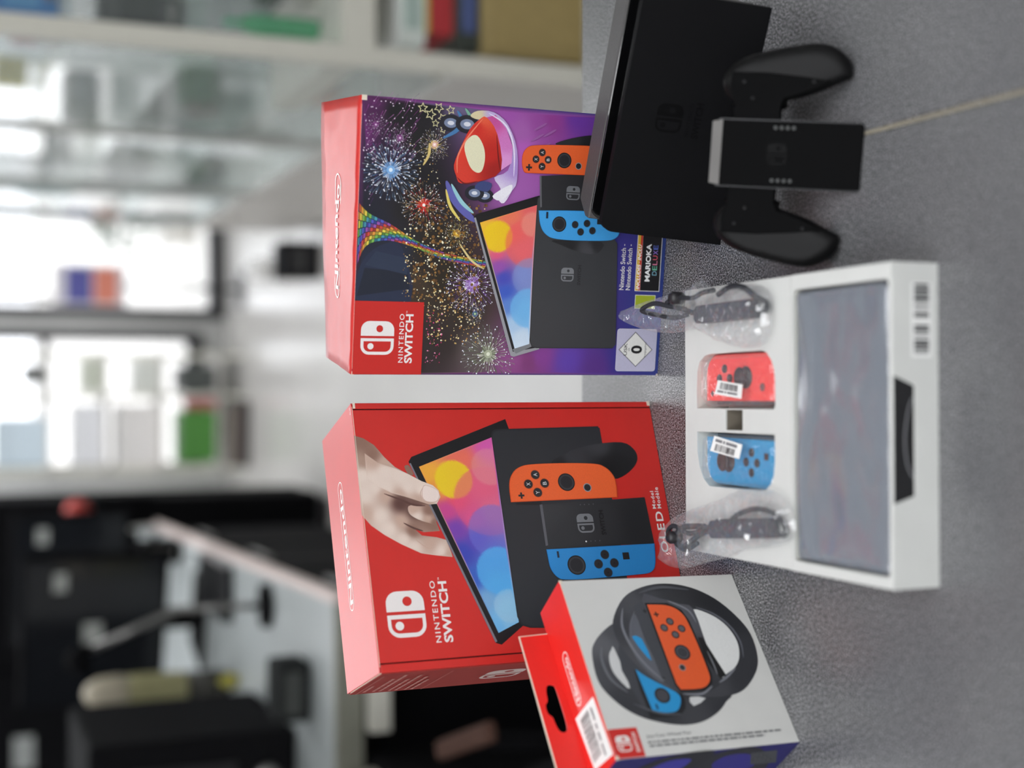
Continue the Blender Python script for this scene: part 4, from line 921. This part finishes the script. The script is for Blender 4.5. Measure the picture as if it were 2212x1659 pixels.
# tablet asleep in its milky sleeve
t = thing('console_tablet', 'dark grey console tablet lying in the tray well', 'tablet', on_tray(90, 50, 7.95), 0.00943)
MB().prism(rrect(-80, -44.5, 80, 44.5, 4, 4), .0, 11, fn=lambda x, y, z: (x*mm, y*mm, z*mm)).build('body', mat('slate_tablet', (58, 60, 72), .4), t, bevel=0.001)
MB().prism(rrect(-72, -40, 72, 40, 2, 3), 11.02, 11.4, fn=lambda x, y, z: (x*mm, y*mm, z*mm)).build('screen', mat('screen_glass', (40, 42, 54), .08), t)
def wave(x, y): return 1.4*noise.noise((x*.022, y*.05, 1.0)) + .5*noise.noise((x*.06, y*.09, 4.0)) + 2.4*math.exp(-((y-34+6*math.sin(x*.05))/5.0)**2)
o = MB(); inflate(o, rrect(-82.6, -46, 82.6, 46, 3, 4), 3.2, 2.6, 1.0, 8, 8, fn=lambda x, y, z: (x*mm, y*mm, (z+20.8)*mm), wob=wave)
sl = o.build('film_sleeve', M_sleeve, None, loc=on_tray(90, 50, 7.95), rot=(0, 0, 0.00943)); tag(sl, 'wrinkled milky film sleeve covering the tablet in the white tray', 'sleeve')

# ------------------------------------------------------------------ the two controllers in the tray
def controller(name, label, loc, rz, material, right):
    t = thing(name, label, 'controller', loc, rz)
    k = 1 if right else -1          # rail on x = 0, body towards +x (right) or -x (left); far end is +y
    L, Wd = 93.0, 31.5
    out = rrect(0, -L/2, Wd, L/2, 14.5, 8, (0,1,1,0))
    out = [(k*x, y) for x, y in out]
    f = lambda x, y, z: (x*mm, y*mm, z*mm)
    body = MB().prism(out, 0, 13.0, fn=f).build('body', material, t, bevel=0.0022, seg=3)
    MB().prism([(-k*2.6,-L/2+1.5),(0-k*.05,-L/2+1.5),(0-k*.05,L/2-6),(-k*2.6,L/2-6)], 4, 8.5, fn=f).build('rail', M_btn, t, bevel=0.0003)
    cy, sy = ((22.5, -4), (-10.5, 18))[0 if right else 1]
    for dx, dy in ((0,6.6),(0,-6.6),(6.6,0),(-6.6,0)):
        MB().lathe([(2.9*mm,0),(2.9*mm,.7*mm),(2.4*mm,1.1*mm)], 18).build('button', M_btn, t, loc=(k*15.2*mm+dx*mm, (cy+dy)*mm, 13.0*mm))
    MB().lathe([(7.4*mm,0),(7.4*mm,.5*mm),(4*mm,.7*mm),(3.4*mm,3*mm),(6.6*mm,4.6*mm),(6.8*mm,5.4*mm),(5.4*mm,6*mm),(4.6*mm,5.4*mm)], 24).build('thumbstick', M_btn, t, loc=(k*15.6*mm, sy*mm, 13.0*mm))
    if right:
        MB().box(-1.9*mm,1.9*mm,-.6*mm,.6*mm,0,.6*mm).box(-.6*mm,.6*mm,-1.9*mm,-.62*mm,0,.6*mm).box(-.6*mm,.6*mm,.62*mm,1.9*mm,0,.6*mm).build('plus_button', M_btn, t, loc=(5.0*mm, (L/2-8)*mm, 13*mm))
        MB().lathe([(2.6*mm,0),(2.6*mm,.5*mm),(2*mm,.8*mm)], 18).build('home_button', mat('home_ring', (110, 80, 82), .4), t, loc=(9.0*mm, -24*mm, 13*mm))
    else:
        MB().box(-2.0*mm,2.0*mm,-.6*mm,.6*mm,0,.6*mm).build('minus_button', M_btn, t, loc=(-5.0*mm, (L/2-8)*mm, 13*mm))
        MB().box(-2.2*mm,2.2*mm,-2.2*mm,2.2*mm,0,.6*mm).build('capture_button', M_btn, t, loc=(-10.5*mm, -28*mm, 13*mm), rot=None)
    return t
controller('red_controller', 'neon red game controller bagged in the tray pocket', on_tray(104.8, 164.6, 12.6), 0.00943, M_jred, True)
controller('blue_controller', 'neon blue game controller bagged in the tray pocket', on_tray(79.6, 164.3, 12.6), 0.00943-.012, M_jblue, False)
def bag_over(name, label, cx, cy, hx, hy, z0, z1, seed, tail=None):
    o = MB(); poly = smooth_loop(rrect(-hx, -hy, hx, hy, 9, 4), 1)
    inflate(o, poly, 3.4, z1, z0, 7, 5, fn=lambda x, y, z: (x*mm, y*mm, z*mm), wob=lambda x, y: 1.0*noise.noise((x*.11+seed, y*.09, 2)))
    b = o.build(name, M_film2, None, loc=on_tray(cx, cy, 28.5), rot=(0, 0, 0.00943)); return tag(b, label, 'plastic bag', 'clear bags on the tray')
bag_over('plastic_bag', 'clear plastic bag stretched over the red controller', 118.4, 164.5, 17.6, 47, 3.5, 4.4, 3)
bag_over('plastic_bag', 'clear plastic bag stretched over the blue controller', 65.2, 163, 17.4, 47, 3.5, 4.4, 9)
def sticker(label, pts, z, flip):
    o = MB().prism(pts, 0, .25, fn=lambda x, y, zz: (x*mm, y*mm, zz*mm)).build('barcode_sticker', M_lab, None, loc=on_tray(0, 0, z), rot=(0, 0, 0.00943)); tag(o, label, 'sticker', 'barcode stickers')
    a, b, c, d = [Vector(q) for q in pts]; p = Print()   # a->b is the long edge
    for i in range(22):
        u0 = .14 + i*.032; u1 = u0 + rr.choice((.010, .02)); v0, v1 = ((.12, .58) if not flip else (.45, .9))
        g = lambda u, v: tuple((a+(b-a)*u)*(1-v) + (d+(c-d)*u)*v)
        p.poly([g(u0,v0), g(u1,v0), g(u1,v1), g(u0,v1)], (50,50,54))
    v0, v1 = ((.68, .82) if not flip else (.14, .32))
    for u0, u1 in ((.10,.34),(.38,.44),(.48,.86)): p.poly([g(u0,v0), g(u1,v0), g(u1,v1), g(u0,v1)], (120,120,124))
    p.build('printed_code', INKM, o, 'top', (0, 0, .26*mm))
sticker('white barcode sticker on the red controller bag', [(118.8,182.1),(115.6,151.3),(106.3,153.1),(109.5,186.5)], 34.0, False)
sticker('white barcode sticker on the blue controller bag', [(81.3,187.1),(76.3,151.9),(66.8,156.1),(70.9,192.8)], 34.0, True)

# ------------------------------------------------------------------ wrist straps in crumpled bags
def strap(label, bar, loops, z, accent):
    t = thing('wrist_strap', label, 'wrist strap', on_tray(bar[0][0], bar[0][1], z), 0.00943)
    ox, oy = bar[0]
    (ax, ay), (bx, by) = bar; L = math.hypot(bx-ax, by-ay); an = math.atan2(by-ay, bx-ax)
    o = MB(); o.prism(rrect(0, -6.0, L, 6.0, 5.0, 5, (0,1,1,0)), 0, 9, fn=lambda x, y, zz: (x*mm, y*mm, zz*mm)); o.build('strap_bar', M_strap, t, bevel=0.0014, seg=3, rot=(0, 0, an))
    MB().box(2*mm, (L-4)*mm, -6.7*mm, -6.02*mm, 2*mm, 5*mm).build('rail_edge', accent, t, rot=(0, 0, an))
    for pts, r in loops:
        q = smooth_path([((x-ox)*mm, (y-oy)*mm, zz*mm) for x, y, zz in pts], 7)
        MB().tube(q, r*mm, 8).build('cord', M_cord, t)
    x, y, zz = loops[0][0][len(loops[0][0])//2]
    MB().lathe([(3*mm,0),(4.4*mm,2*mm),(4.4*mm,9*mm),(3*mm,11*mm)], 16).build('cord_lock', M_btn, t, loc=((x-ox)*mm, (y-oy)*mm, (zz-5)*mm))
    return t
M_acc = mat('dull_red_rail', (150, 60, 66), .5)
S1 = strap('slate wrist strap with red rail bagged beside the fireworks box', [(164.0,132.0),(163.6,202.0)],
      [([(164,200,6),(168,215,9),(173,232,13),(176,215,14),(175,198,12),(178,190,9),(179,178,7)], 1.7), ([(176,176,5),(180,158,6),(178,142,6),(172,130,6),(167,120,4),(162,120,5),(164,131,6)], 2.0), ([(166,203,7),(163,225,10),(166,245,14),(170,262,17),(174,246,16),(171,228,13),(168,212,9)], 1.7)], 32.3, M_acc)
S2 = strap('slate wrist strap bagged on the tray corner beside the wheel box', [(25.0,112.0),(18.5,184.0)],
      [([(19,182,6),(14,196,8),(8,206,10),(4,216,12),(10,222,13),(17,214,12),(19,204,11),(20,190,8)], 2.0), ([(24,158,9),(31,148,8),(36,130,6),(34.5,110,5),(28,100,4),(22,100,5),(24,111,6)], 1.8), ([(20,186,8),(14,205,11),(18,222,14),(12,230,14),(6,222,12),(2,212,10),(8,198,9)], 1.7)], 32.3, mat('slate_rail', (60, 62, 70), .5))
def crumple(name, label, pts, zfun, seed, hi=9.0, lo=3.0):
    o = MB(); poly = smooth_loop(pts, 3)
    def wob(x, y): return 3.4*noise.noise((x*.07+seed, y*.05, 1)) + 3.0*abs(noise.noise((x*.16+seed, y*.11+x*.05, 5))) + 1.4*abs(noise.noise((x*.35, y*.28, seed))) - 1.2
    inflate(o, poly, 3.4, hi, lo, 10, 10, fn=lambda x, y, z: (x*mm, y*mm, (max(z, -lo) + zfun(x, y))*mm), wob=wob)
    o.sm = [k % 3 != 0 and False for k in range(len(o.sm))]; b = o.build(name, M_film, None, loc=on_tray(0, 0, 0), rot=(0, 0, 0.00943)); return tag(b, label, 'plastic bag', 'clear bags on the tray')
crumple('plastic_bag', 'crumpled clear bag holding the red-railed strap, reaching the fireworks box',
        [(166.7,303),(173.6,294),(176.8,276),(178.3,262),(182,230),(184.8,203),(189.3,201),(182.5,190),(181.7,179.3),(181,148.3),(176,118),(160,113),(142,120),(139.5,150),(147,185),(154.2,207.7),(152.8,232.4),(154,256),(157.3,275.7),(163.0,298)], lambda x, y: 36 + max(0, (y-225))*.10, 2, 10, 3.2)
crumple('plastic_bag', 'crumpled clear bag holding the slate strap, reaching the red box',
        [(6.5,250),(13,246),(23.0,233.6),(30.6,211.5),(39.2,177.2),(47.4,150),(48.5,112),(38,92),(21.2,90),(13,116),(8.1,146.3),(2.4,161.3),(-5.5,196.3),(-12.0,221.8),(-12.8,238),(-9.0,250),(-1,246)], lambda x, y: 36 + max(0, (y-215))*.10, 7, 10, 3.2)
# ------------------------------------------------------------------ background: display cabinet on the right
M_cabw = mat('white_cabinet_metal', (226, 224, 212), .4, var=.02)
M_cabg = mat('grey_cabinet_panel', (196, 192, 186), .45, var=.03)
M_shg = film_mat('shelf_glass', (205, 228, 220), body=0.16, gloss=0.3, rough=0.05, wr=1.5)
t = thing('display_cabinet', 'tall white framed glass display cabinet full of small goods', 'cabinet', (0.61, 2.6, 0))
CX, CY, CH = 0.62, 3.1, 1.75
for x, y, m_ in ((0, 0, M_cabw), (CX, 0, M_cabw), (0.03, CY, mat('dark_cabinet_post', (60, 60, 62), .4)), (CX, CY, M_cabw)):
    MB().box(x, x+.036, y, y+.036, 0, CH).build('post', m_, t, bevel=.003)
MB().box(.012, .030, .037, CY-.002, .06, .47).box(.037, CX-.002, .012, .030, .06, .20).build('base_panel', M_cabg, t)
MB().box(0, CX+.036, 0, CY+.036, CH+.001, CH+.05).build('top_board', M_cabw, t)
MB().box(.032, CX+.01, .032, CY+.0, .02, .058).build('bottom_board', M_cabw, t)
MB().box(CX+.012, CX+.02, .04, CY, .06, CH).build('back_panel', mat('mirror_grey_back', (170, 176, 172), .25), t)
MB().box(.02, CX, .002, .60, .672, .738).build('shelf_board', M_cabw, t, bevel=.002)
MB().box(.02, CX, .002, CY, .185, .20).build('shelf_board', M_cabw, t)
for z in (.48, .74, 1.0, 1.235): MB().box(.034, CX, .62 if z < .9 else .04, CY-.01, z-.008, z).build('glass_shelf', M_shg, t)
MB().box(.014, .020, .04, CY-.004, .475, CH-.002).build('pane', M_glass, t); MB().box(.04, CX-.004, .014, .020, .74, CH-.002).build('pane', M_glass, t)
for y in (1.03, 2.06): MB().box(.010, .034, y, y+.02, .06, CH).build('mullion', M_cabg, t)

def carton(name, label, cat, x0, x1, y, d, z0, z1, col, lid=None, panel=None, group=None):
    t = thing(name, label, cat, ((x0+x1)/2, y, z0), 0, group); w = (x1-x0)/2; h = z1-z0
    MB().box(-w, w, 0, d, 0.0005, h*.9).build('body', mat('card_%d_%d_%d' % col, col, .55), t, bevel=min(.004, h*.06))
    c2 = lid or tuple(min(255, int(c*1.06)+4) for c in col)
    MB().box(-w*1.01, w*1.01, -.002, d+.002, h*.9+.0005, h).build('lid', mat('card_%d_%d_%d' % c2, c2, .55), t, bevel=min(.003, h*.03))
    if panel: MB().box(-w*.6, w*.6, -.003, -.0005, h*.2, h*.72).build('label_panel', mat('card_%d_%d_%d' % panel, panel, .5), t)
    return t
def bottle(name, label, cat, x, y, z0, h, r, col, cap, group=None):
    t = thing(name, label, cat, (x, y, z0), 0, group)
    MB().lathe([(r*.9,0.0005),(r,h*.04),(r,h*.66),(r*.8,h*.76),(r*.42,h*.84)], 18).build('body', mat('pl_%d_%d_%d' % col, col, .35), t)
    MB().lathe([(r*.46,h*.841),(r*.46,h*.98),(r*.36,h)], 14).build('cap', mat('pl_%d_%d_%d' % cap, cap, .4), t); return t
def gadget(name, label, cat, x0, x1, y, d, z0, z1, col, face=(90,100,104), knobs=2, group=None):
    t = thing(name, label, cat, ((x0+x1)/2, y, z0), 0, group); w = (x1-x0)/2; h = z1-z0
    MB().box(-w, w, 0, d, 0.0005, h).build('case', mat('pl_%d_%d_%d' % col, col, .4 if sum(col) > 150 else .85, spec=.5 if sum(col) > 150 else .06), t, bevel=min(.012, h*.12), seg=3)
    MB().box(-w*.7, w*.7, -.003, .0, h*.3, h*.8).build('front_face', mat('pl_%d_%d_%d' % face, face, .3), t)
    for i in range(knobs): MB().lathe([(h*.07,0),(h*.06,.008)], 12).build('knob', M_rail, t, loc=((i-.5*(knobs-1))*w*.5, -.0005, h*.15), rot=(PI/2, 0, 0))
    return t
# goods at the end facing the counter
gadget('desk_fan', 'blue gadget on the uppermost glass shelf of the cabinet', 'gadget', .69, .80, 2.80, .12, 1.235, 1.36, (40,120,190), (70,150,206))
gadget('speaker', 'dark grey speaker on the upper glass shelf near the white post', 'speaker', .685, .76, 2.80, .1, 1.0, 1.16, (70,70,72), (50,50,52))
carton('carton', 'cream carton on the upper glass shelf beside the dark speaker', 'box', .775, .90, 2.80, .12, 1.0, 1.13, (220,218,190))
bottle('spray_bottle', 'green plastic bottle standing on the thick white shelf', 'bottle', .712, 2.78, .738, .19, .021, (60,170,110), (120,200,160))
t = thing('potted_plant', 'small dark green plant in a grey pot on the white shelf', 'plant', (.80, 2.82, .738))
MB().lathe([(.03,.0005),(.04,.06),(.036,.06)], 16).build('pot', M_cabg, t)
m = MB()
for i in range(26):
    a = rr.uniform(0, 2*PI); l = rr.uniform(.06, .10); el = rr.uniform(.3, 1.3); w = .012
    q = Vector((math.cos(a)*math.cos(el), math.sin(a)*math.cos(el), math.sin(el))); u = Vector((-math.sin(a), math.cos(a), 0))*w; b = Vector((0,0,.05))
    m.add([b, b+q*l*.5+u, b+q*l, b+q*l*.5-u], [(0,1,2,3)])
m.build('foliage', mat('dark_leaf', (52,74,50), .5), t)
carton('cardboard_box', 'brown cardboard box on the lowest cabinet shelf', 'box', .665, 1.05, 2.66, .3, .20, .43, (172,152,100), (178,158,106))
carton('carton', 'dark charcoal flat carton on the brown cardboard box', 'box', .672, .86, 2.67, .2, .4305, .487, (64,70,64), None, (86,100,150))
carton('carton', 'red flat carton with yellow lid between charcoal and white ones', 'box', .70, .85, 2.67, .19, .4875, .546, (190,56,62), (206,196,70))
carton('carton', 'white flat carton topping the little stack in the cabinet', 'box', .672, .84, 2.67, .19, .5465, .61, (232,240,234), None, (180,200,192))
# goods seen through the long glass side
def spread(fn, *a, **k): return fn(*a, **k)
carton('carton', 'yellow carton on the high glass shelf', 'box', .735, .80, 3.65, .08, 1.235, 1.31, (222,200,60))
carton('carton', 'dull red flat carton lying on the high glass shelf', 'box', .77, .86, 3.3, .10, 1.235, 1.29, (180,110,104))
gadget('radio', 'dark teal radio on the second glass shelf', 'radio', .74, .90, 4.2, .12, 1.0, 1.10, (70,82,80))
gadget('game_handheld', 'slate grey device on the second glass shelf, far half', 'gadget', .73, .86, 5.0, .1, 1.0, 1.09, (84,90,100))
gadget('amplifier', 'large slate amplifier on the middle glass shelf', 'amplifier', .77, .93, 4.25, .15, .74, .90, (62,72,76), (50,58,60))
gadget('camera', 'dark camera on the middle glass shelf nearest the white post', 'camera', .72, .84, 3.75, .1, .74, .84, (76,86,82))
gadget('router', 'charcoal router on the middle glass shelf near the door end', 'router', .71, .83, 5.0, .12, .74, .88, (66,74,80))
carton('carton', 'olive green carton on the low glass shelf', 'box', .79, .94, 4.5, .14, .48, .70, (140,140,108), (150,148,118))
carton('carton', 'orange flat carton on the low glass shelf', 'box', .735, .86, 3.55, .1, .48, .56, (196,140,110))
gadget('projector', 'dark green projector on the low glass shelf near the door end', 'projector', .71, .82, 5.05, .12, .48, .66, (72,86,74), (96,130,90))
bottle('glass_jar', 'pale jar on the low glass shelf in the middle', 'jar', .72, 4.1, .48, .14, .03, (196,206,190), (216,220,206))
bottle('glass_jar', 'pale blue jar on the second glass shelf near the door', 'jar', .71, 5.35, 1.0, .2, .034, (190,214,220), (210,226,230))
# floor things near the door
gadget('floor_bin', 'low black bin on the pale floor beside the cabinet', 'bin', .42, .57, 5.5, .16, 0, .16, (30,30,33), (44,44,46), 0)
bottle('canister', 'white canister on the floor by the glass door', 'canister', .50, 6.2, 0, .17, .055, (236,234,232), (226,226,226))
t = thing('poster_stand', 'small poster stand with a blue and orange picture by the door', 'stand', (.47, 7.0, 0))
MB().box(-.09, .09, -.05, .05, .0005, .02).build('base', M_frame, t); MB().tube([(0,0,.02),(0,0,.56)], .012).build('pole', M_frame, t)
pb = MB().box(-.10, .10, -.01, .01, .56, .90).build('board', mat('poster_pale', (226,222,226), .5), t)
MB().box(-.085, .085, -.013, -.0105, .72, .84).build('picture', mat('poster_blue', (92,92,160), .5), pb); MB().box(-.085, .085, -.013, -.0105, .60, .71).build('picture', mat('poster_orange', (222,136,116), .5), pb)
t = thing('shrub', 'grey green shrub outside the glass door', 'shrub', (.93, 8.5, -.02))
MB().lathe([(.10,.0005),(.13,.2),(.12,.2)], 16).build('pot', M_cabg, t)
m = MB()
for i in range(90):
    a = rr.uniform(0, 2*PI); el = rr.uniform(-.2, 1.5); l = rr.uniform(.1, .24); q = Vector((math.cos(a)*math.cos(el), math.sin(a)*math.cos(el), math.sin(el)))*l + Vector((0,0,.36)); u = Vector((rr.uniform(-1,1), rr.uniform(-1,1), rr.uniform(-1,1)))*.045; w = Vector((rr.uniform(-1,1), rr.uniform(-1,1), rr.uniform(-1,1)))*.045
    m.add([q, q+u, q+u+w, q+w], [(0,1,2,3)])
m.tube([(0,0,.18),(0,0,.4)], .02).build('foliage', mat('grey_leaf', (140,146,138), .7), t)

# ------------------------------------------------------------------ background: rack by the window
t = thing('stock_rack', 'open white stock rack in front of the shop window', 'rack', (-.07, 7.0, 0))
for x in (-.36, .0, .20): 
    for y in (0, .28): MB().box(x, x+.02, y, y+.02, 0, 1.7).build('upright', M_cabw, t)
for z in (.12, .395, .66, .92, 1.2): MB().box(-.36, .22, .0, .30, z-.015, z).build('shelf', M_cabg, t)
carton('carton', 'green carton low on the stock rack', 'box', -.385, -.13, 7.03, .2, .12, .30, (84,146,66))
carton('carton', 'small red carton beside the green one on the rack', 'box', -.12, -.07, 7.03, .1, .12, .27, (186,96,100))
carton('carton', 'big white carton on the second rack shelf', 'box', -.40, -.10, 7.03, .22, .395, .60, (238,234,232))
carton('carton', 'white carton on the third rack shelf', 'box', -.39, -.10, 7.03, .2, .66, .80, (232,232,236))
carton('carton', 'pale carton at the right of the second rack shelf', 'box', -.045, .12, 7.03, .2, .395, .52, (222,224,218))
carton('carton', 'dark grey carton at the right of the lowest rack shelf', 'box', -.04, .09, 7.03, .2, .12, .30, (80,84,82))
carton('carton', 'pale olive carton on the third rack shelf, right end', 'box', -.04, .12, 7.03, .2, .66, .76, (200,204,190))
gadget('speaker', 'grey speaker with black cone on the fourth rack shelf', 'speaker', .0, .09, 7.03, .12, .92, 1.03, (170,172,170), (30,30,32), 0)
carton('carton', 'pale blue carton on the fourth rack shelf', 'box', -.39, -.16, 7.03, .2, .92, 1.15, (204,218,228))
carton('carton', 'light blue carton on the top rack shelf', 'box', -.02, .13, 7.03, .2, 1.2, 1.36, (196,212,226))
t = thing('floor_stand', 'short dark brown floor stand before the stock rack', 'stand', (-.24, 6.85, 0)); MB().box(-.16, .16, -.05, .05, .0005, .045).build('foot', mat('brown_black', (66,58,56), .5), t, bevel=.005); MB().box(-.155, .13, -.03, .03, .0455, .10).build('board', mat('brown_grey', (120,110,104), .5), t, bevel=.004)

# ------------------------------------------------------------------ background: desk on the left with black equipment
M_dtop = mat('pale_grey_desk_top', (176, 182, 182), .35, var=.02)
M_dedge = mat('rosy_desk_edge', (226, 208, 202), .5)
M_black = mat('matt_black', (15, 15, 17), .85, spec=.06)
M_blackg = mat('gloss_black', (12, 12, 14), .8, spec=.06)
t = thing('work_desk', 'long grey topped desk running back along the left', 'desk', (-.40, 2.62, 0), 0.0295)
MB().box(-1.5, -.02, .0, 2.6, .722, .75).build('desk_top', M_dtop, t)
MB().box(-.0195, .0, .0, 2.6, .722, .751).build('edge_strip', M_dedge, t); MB().box(-1.5, -.02, -.02, -.0005, .70, .752).build('edge_strip', mat('olive_edge', (140,140,128), .5), t)
MB().box(-1.45, -.06, .06, 2.56, .06, .7215).build('cabinet_body', M_black, t); MB().box(-1.4, -.1, .1, 2.5, 0, .06).build('plinth', M_frame, t)
for i in range(3):
    dr = MB().box(-.0595, -.045, .1+i*.82, .86+i*.82, .12, .68).build('drawer_front', M_blackg, t, bevel=.003); MB().tube([(-.035,.35+i*.82,.6),(-.035,.6+i*.82,.6)], .006).box(-.0445,-.035,.36+i*.82,.37+i*.82,.595,.605).box(-.0445,-.035,.58+i*.82,.59+i*.82,.595,.605).build('drawer_handle', M_rail, dr)
MB().box(-.26, -.12, -.055, -.021, .655, .695).build('crossbar', M_cabw, t, bevel=.003)
DZ = .7515
def monitor(label, x, y, w, h, zb, rz, lit=False):
    t = thing('monitor', label, 'monitor', (x, y, DZ), rz)
    MB().box(-.11, .11, -.08, .08, .0005, .012).build('base', M_blackg, t, bevel=.003); MB().box(-.025, .025, .0, .03, .012, zb+h*.4).build('neck', M_black, t)
    MB().box(-w/2, w/2, -.035, -.002, zb, zb+h).build('shell', M_black, t, bevel=.008); MB().box(-w/2+.012, w/2-.012, -.0375, -.0355, zb+.015, zb+h-.012).build('screen', mat('dark_screen', (34,36,40), .15), t)
    MB().box(-.03, .03, -.0385, -.036, zb+h*.45, zb+h*.45+.05).build('badge', mat('pale_badge', (186,188,184), .4), t); MB().box(w*.28, w*.40, -.0385, -.036, zb+h*.7, zb+h*.7+.035).build('badge', mat('pale_badge', (186,188,184), .4), t); return t
monitor('black monitor farthest along the grey desk', -.62, 4.75, .44, .36, .10, -.2)
monitor('black monitor in the middle of the grey desk', -.66, 4.0, .46, .38, .10, -.35)
monitor('black monitor half hidden behind the computer tower', -1.15, 3.75, .42, .46, .08, -.3)
gadget('computer_tower', 'black computer tower near the front of the grey desk', 'computer', -1.10, -.72, 2.9, .4, DZ, DZ+.42, (22,22,24), (40,40,43), 3)
t = thing('red_ball_toy', 'red rounded ornament on the far end of the grey desk', 'ornament', (-.42, 4.85, DZ))
MB().box(-.05,.05,-.04,.04,.0005,.2).build('pedestal', M_black, t, bevel=.006); MB().lathe([(.012,.2),(.036,.222),(.042,.25),(.030,.278),(.008,.288)], 18).build('ball', mat('ornament_red', (206,70,62), .4), t)
gadget('label_printer', 'white topped label printer at the far end of the desk', 'printer', -.50, -.42, 4.95, .14, DZ, DZ+.13, (206,204,198), (60,60,62), 1)
t = thing('beige_flask', 'beige upright flask with a domed top on the grey desk', 'flask', (-.765, 3.62, DZ), 0)
MB().lathe([(0.0329,0.0004),(0.0373,0.0167),(0.0373,0.1045)], 22).build('cup_base', mat('flask_dark', (64,62,56), .5), t)
MB().lathe([(0.0362,0.1049),(0.0395,0.1170),(0.0406,0.2257),(0.0384,0.2508)], 22).build('body', mat('flask_olive', (176,170,126), .4), t); MB().lathe([(0.0395,0.2512),(0.0417,0.2759),(0.0373,0.3218),(0.0242,0.3469),(0.0066,0.3553)], 22).build('dome', mat('flask_beige', (192,182,160), .45), t)
MB().lathe([(0.0379,0.0669),(0.0379,0.0694)], 22).build('band', M_rail, t)
bottle('paint_pot', 'tiny yellow pot in front of the beige flask', 'pot', -.735, 3.5, DZ, .045, .017, (196,186,70), (206,200,90))
t = thing('desk_lamp', 'slim grey jointed lamp arm rising over the desk', 'lamp', (-.50, 3.16, DZ))
MB().lathe([(.05,.0005),(.05,.015),(.02,.02)], 18).build('base', M_black, t); MB().tube([(0,0,.018),(.0,.02,.20)], .008).tube([(0,.02,.20),(-.085,.04,.40)], .009).build('arm', M_rail, t); MB().lathe([(.035,0),(.03,.03),(.012,.05)], 16).build('shade', M_black, t, loc=(-.10,.04,.385))
gadget('keyboard', 'flat black keyboard on the grey desk', 'keyboard', -.60, -.46, 3.55, .36, DZ, DZ+.025, (30,30,32), (44,44,46), 0)
gadget('compact_camera', 'black camera body on the desk edge beyond the keyboard', 'camera', -.54, -.47, 4.3, .1, DZ, DZ+.12, (24,24,26), (60,58,54), 1)
gadget('cable_box', 'small dark cable box on the front of the desk', 'box', -.68, -.56, 2.78, .10, DZ, DZ+.07, (44,46,46), (70,72,70), 0)
t = thing('tall_cabinet', 'tall black storage cabinet behind the far end of the grey desk', 'cabinet', (-1.02, 5.36, 0))
MB().box(-.60, .60, 0, .4, .05, 1.55).build('body', M_black, t); MB().box(-.58, .58, .02, .38, 0, .05).build('plinth', M_frame, t)
for s in (-1, 1):
    d = MB().box(s*.30-.292, s*.30+.292, -.02, -.001, .08, 1.53).build('door', M_black, t, bevel=.004); MB().tube([(s*.05,-.035,.8),(s*.05,-.035,1.0)], .007).build('handle', M_rail, d)
    MB().box(s*.30-.06, s*.30+.06, -.0225, -.0205, 1.1, 1.17).build('label_plate', mat('plate_grey', (150,152,150), .5), d)
# chair in front of the desk
t = thing('office_chair', 'black office chair with brown armrests at the lower left', 'chair', (-.80, 1.93, 0), .35)
MB().box(-.24, .24, -.24, .24, .44, .54).build('seat', M_black, t, bevel=.035, seg=4); MB().box(-.23, .23, .20, .27, .56, 1.02).build('backrest', M_black, t, bevel=.03, seg=4)
MB().lathe([(.03,.08),(.03,.44)], 12).build('gas_lift', M_rail, t)
for i in range(5):
    a = 2*PI*i/5; MB().tube([(0,0,.09),(.26*math.cos(a),.26*math.sin(a),.06)], .02).build('leg', M_black, t); MB().lathe([(.025,.0005),(.028,.02),(.025,.045)], 12).build('castor', M_blackg, t, loc=(.26*math.cos(a),.26*math.sin(a),0))
for s in (-1, 1):
    MB().box(s*.27-.016, s*.27+.016, -.12, .12, .70, .72).build('armrest', mat('brown_wood', (80,58,50), .9, spec=.1), t, bevel=.008); MB().tube([(s*.25,0,.50),(s*.27,0,.70)], .014).build('arm_post', M_black, t)
t = thing('equipment_case', 'large black equipment case standing before the desk', 'case', (-1.0, 2.34, 0))
MB().box(-.30, .30, 0, .24, .012, .55).build('body', M_black, t, bevel=.012); MB().box(-.302, .302, -.002, .242, .5505, .70).build('lid', M_black, t, bevel=.012)
for s in (-1, 1): MB().box(s*.18-.03, s*.18+.03, -.014, -.0025, .50, .60).build('latch', M_drail, t, bevel=.002)
for x in (-.25, .25):
    for y in (.04, .20): MB().lathe([(.02,0),(.02,.0115)], 12).build('foot', M_frame, t, loc=(x, y, 0))
t = thing('white_sack', 'crumpled white sack lying on the black equipment case', 'sack', (-.80, 2.46, .7125))
o = MB(); inflate(o, smooth_loop([(-.09,-.07),(.02,-.09),(.09,-.05),(.09,.05),(.03,.08),(-.08,.07)], 3), .02, .10, .0, .08, .05, wob=lambda x, y: .02*noise.noise((x*22, y*22, 1)))
o.build('cloth', mat('sack_cloth', (196,192,180), .8), t); MB().tube([(-.02,0,.09),(.03,.01,.13),(.05,.0,.09)], .006).build('handle', M_board, t)
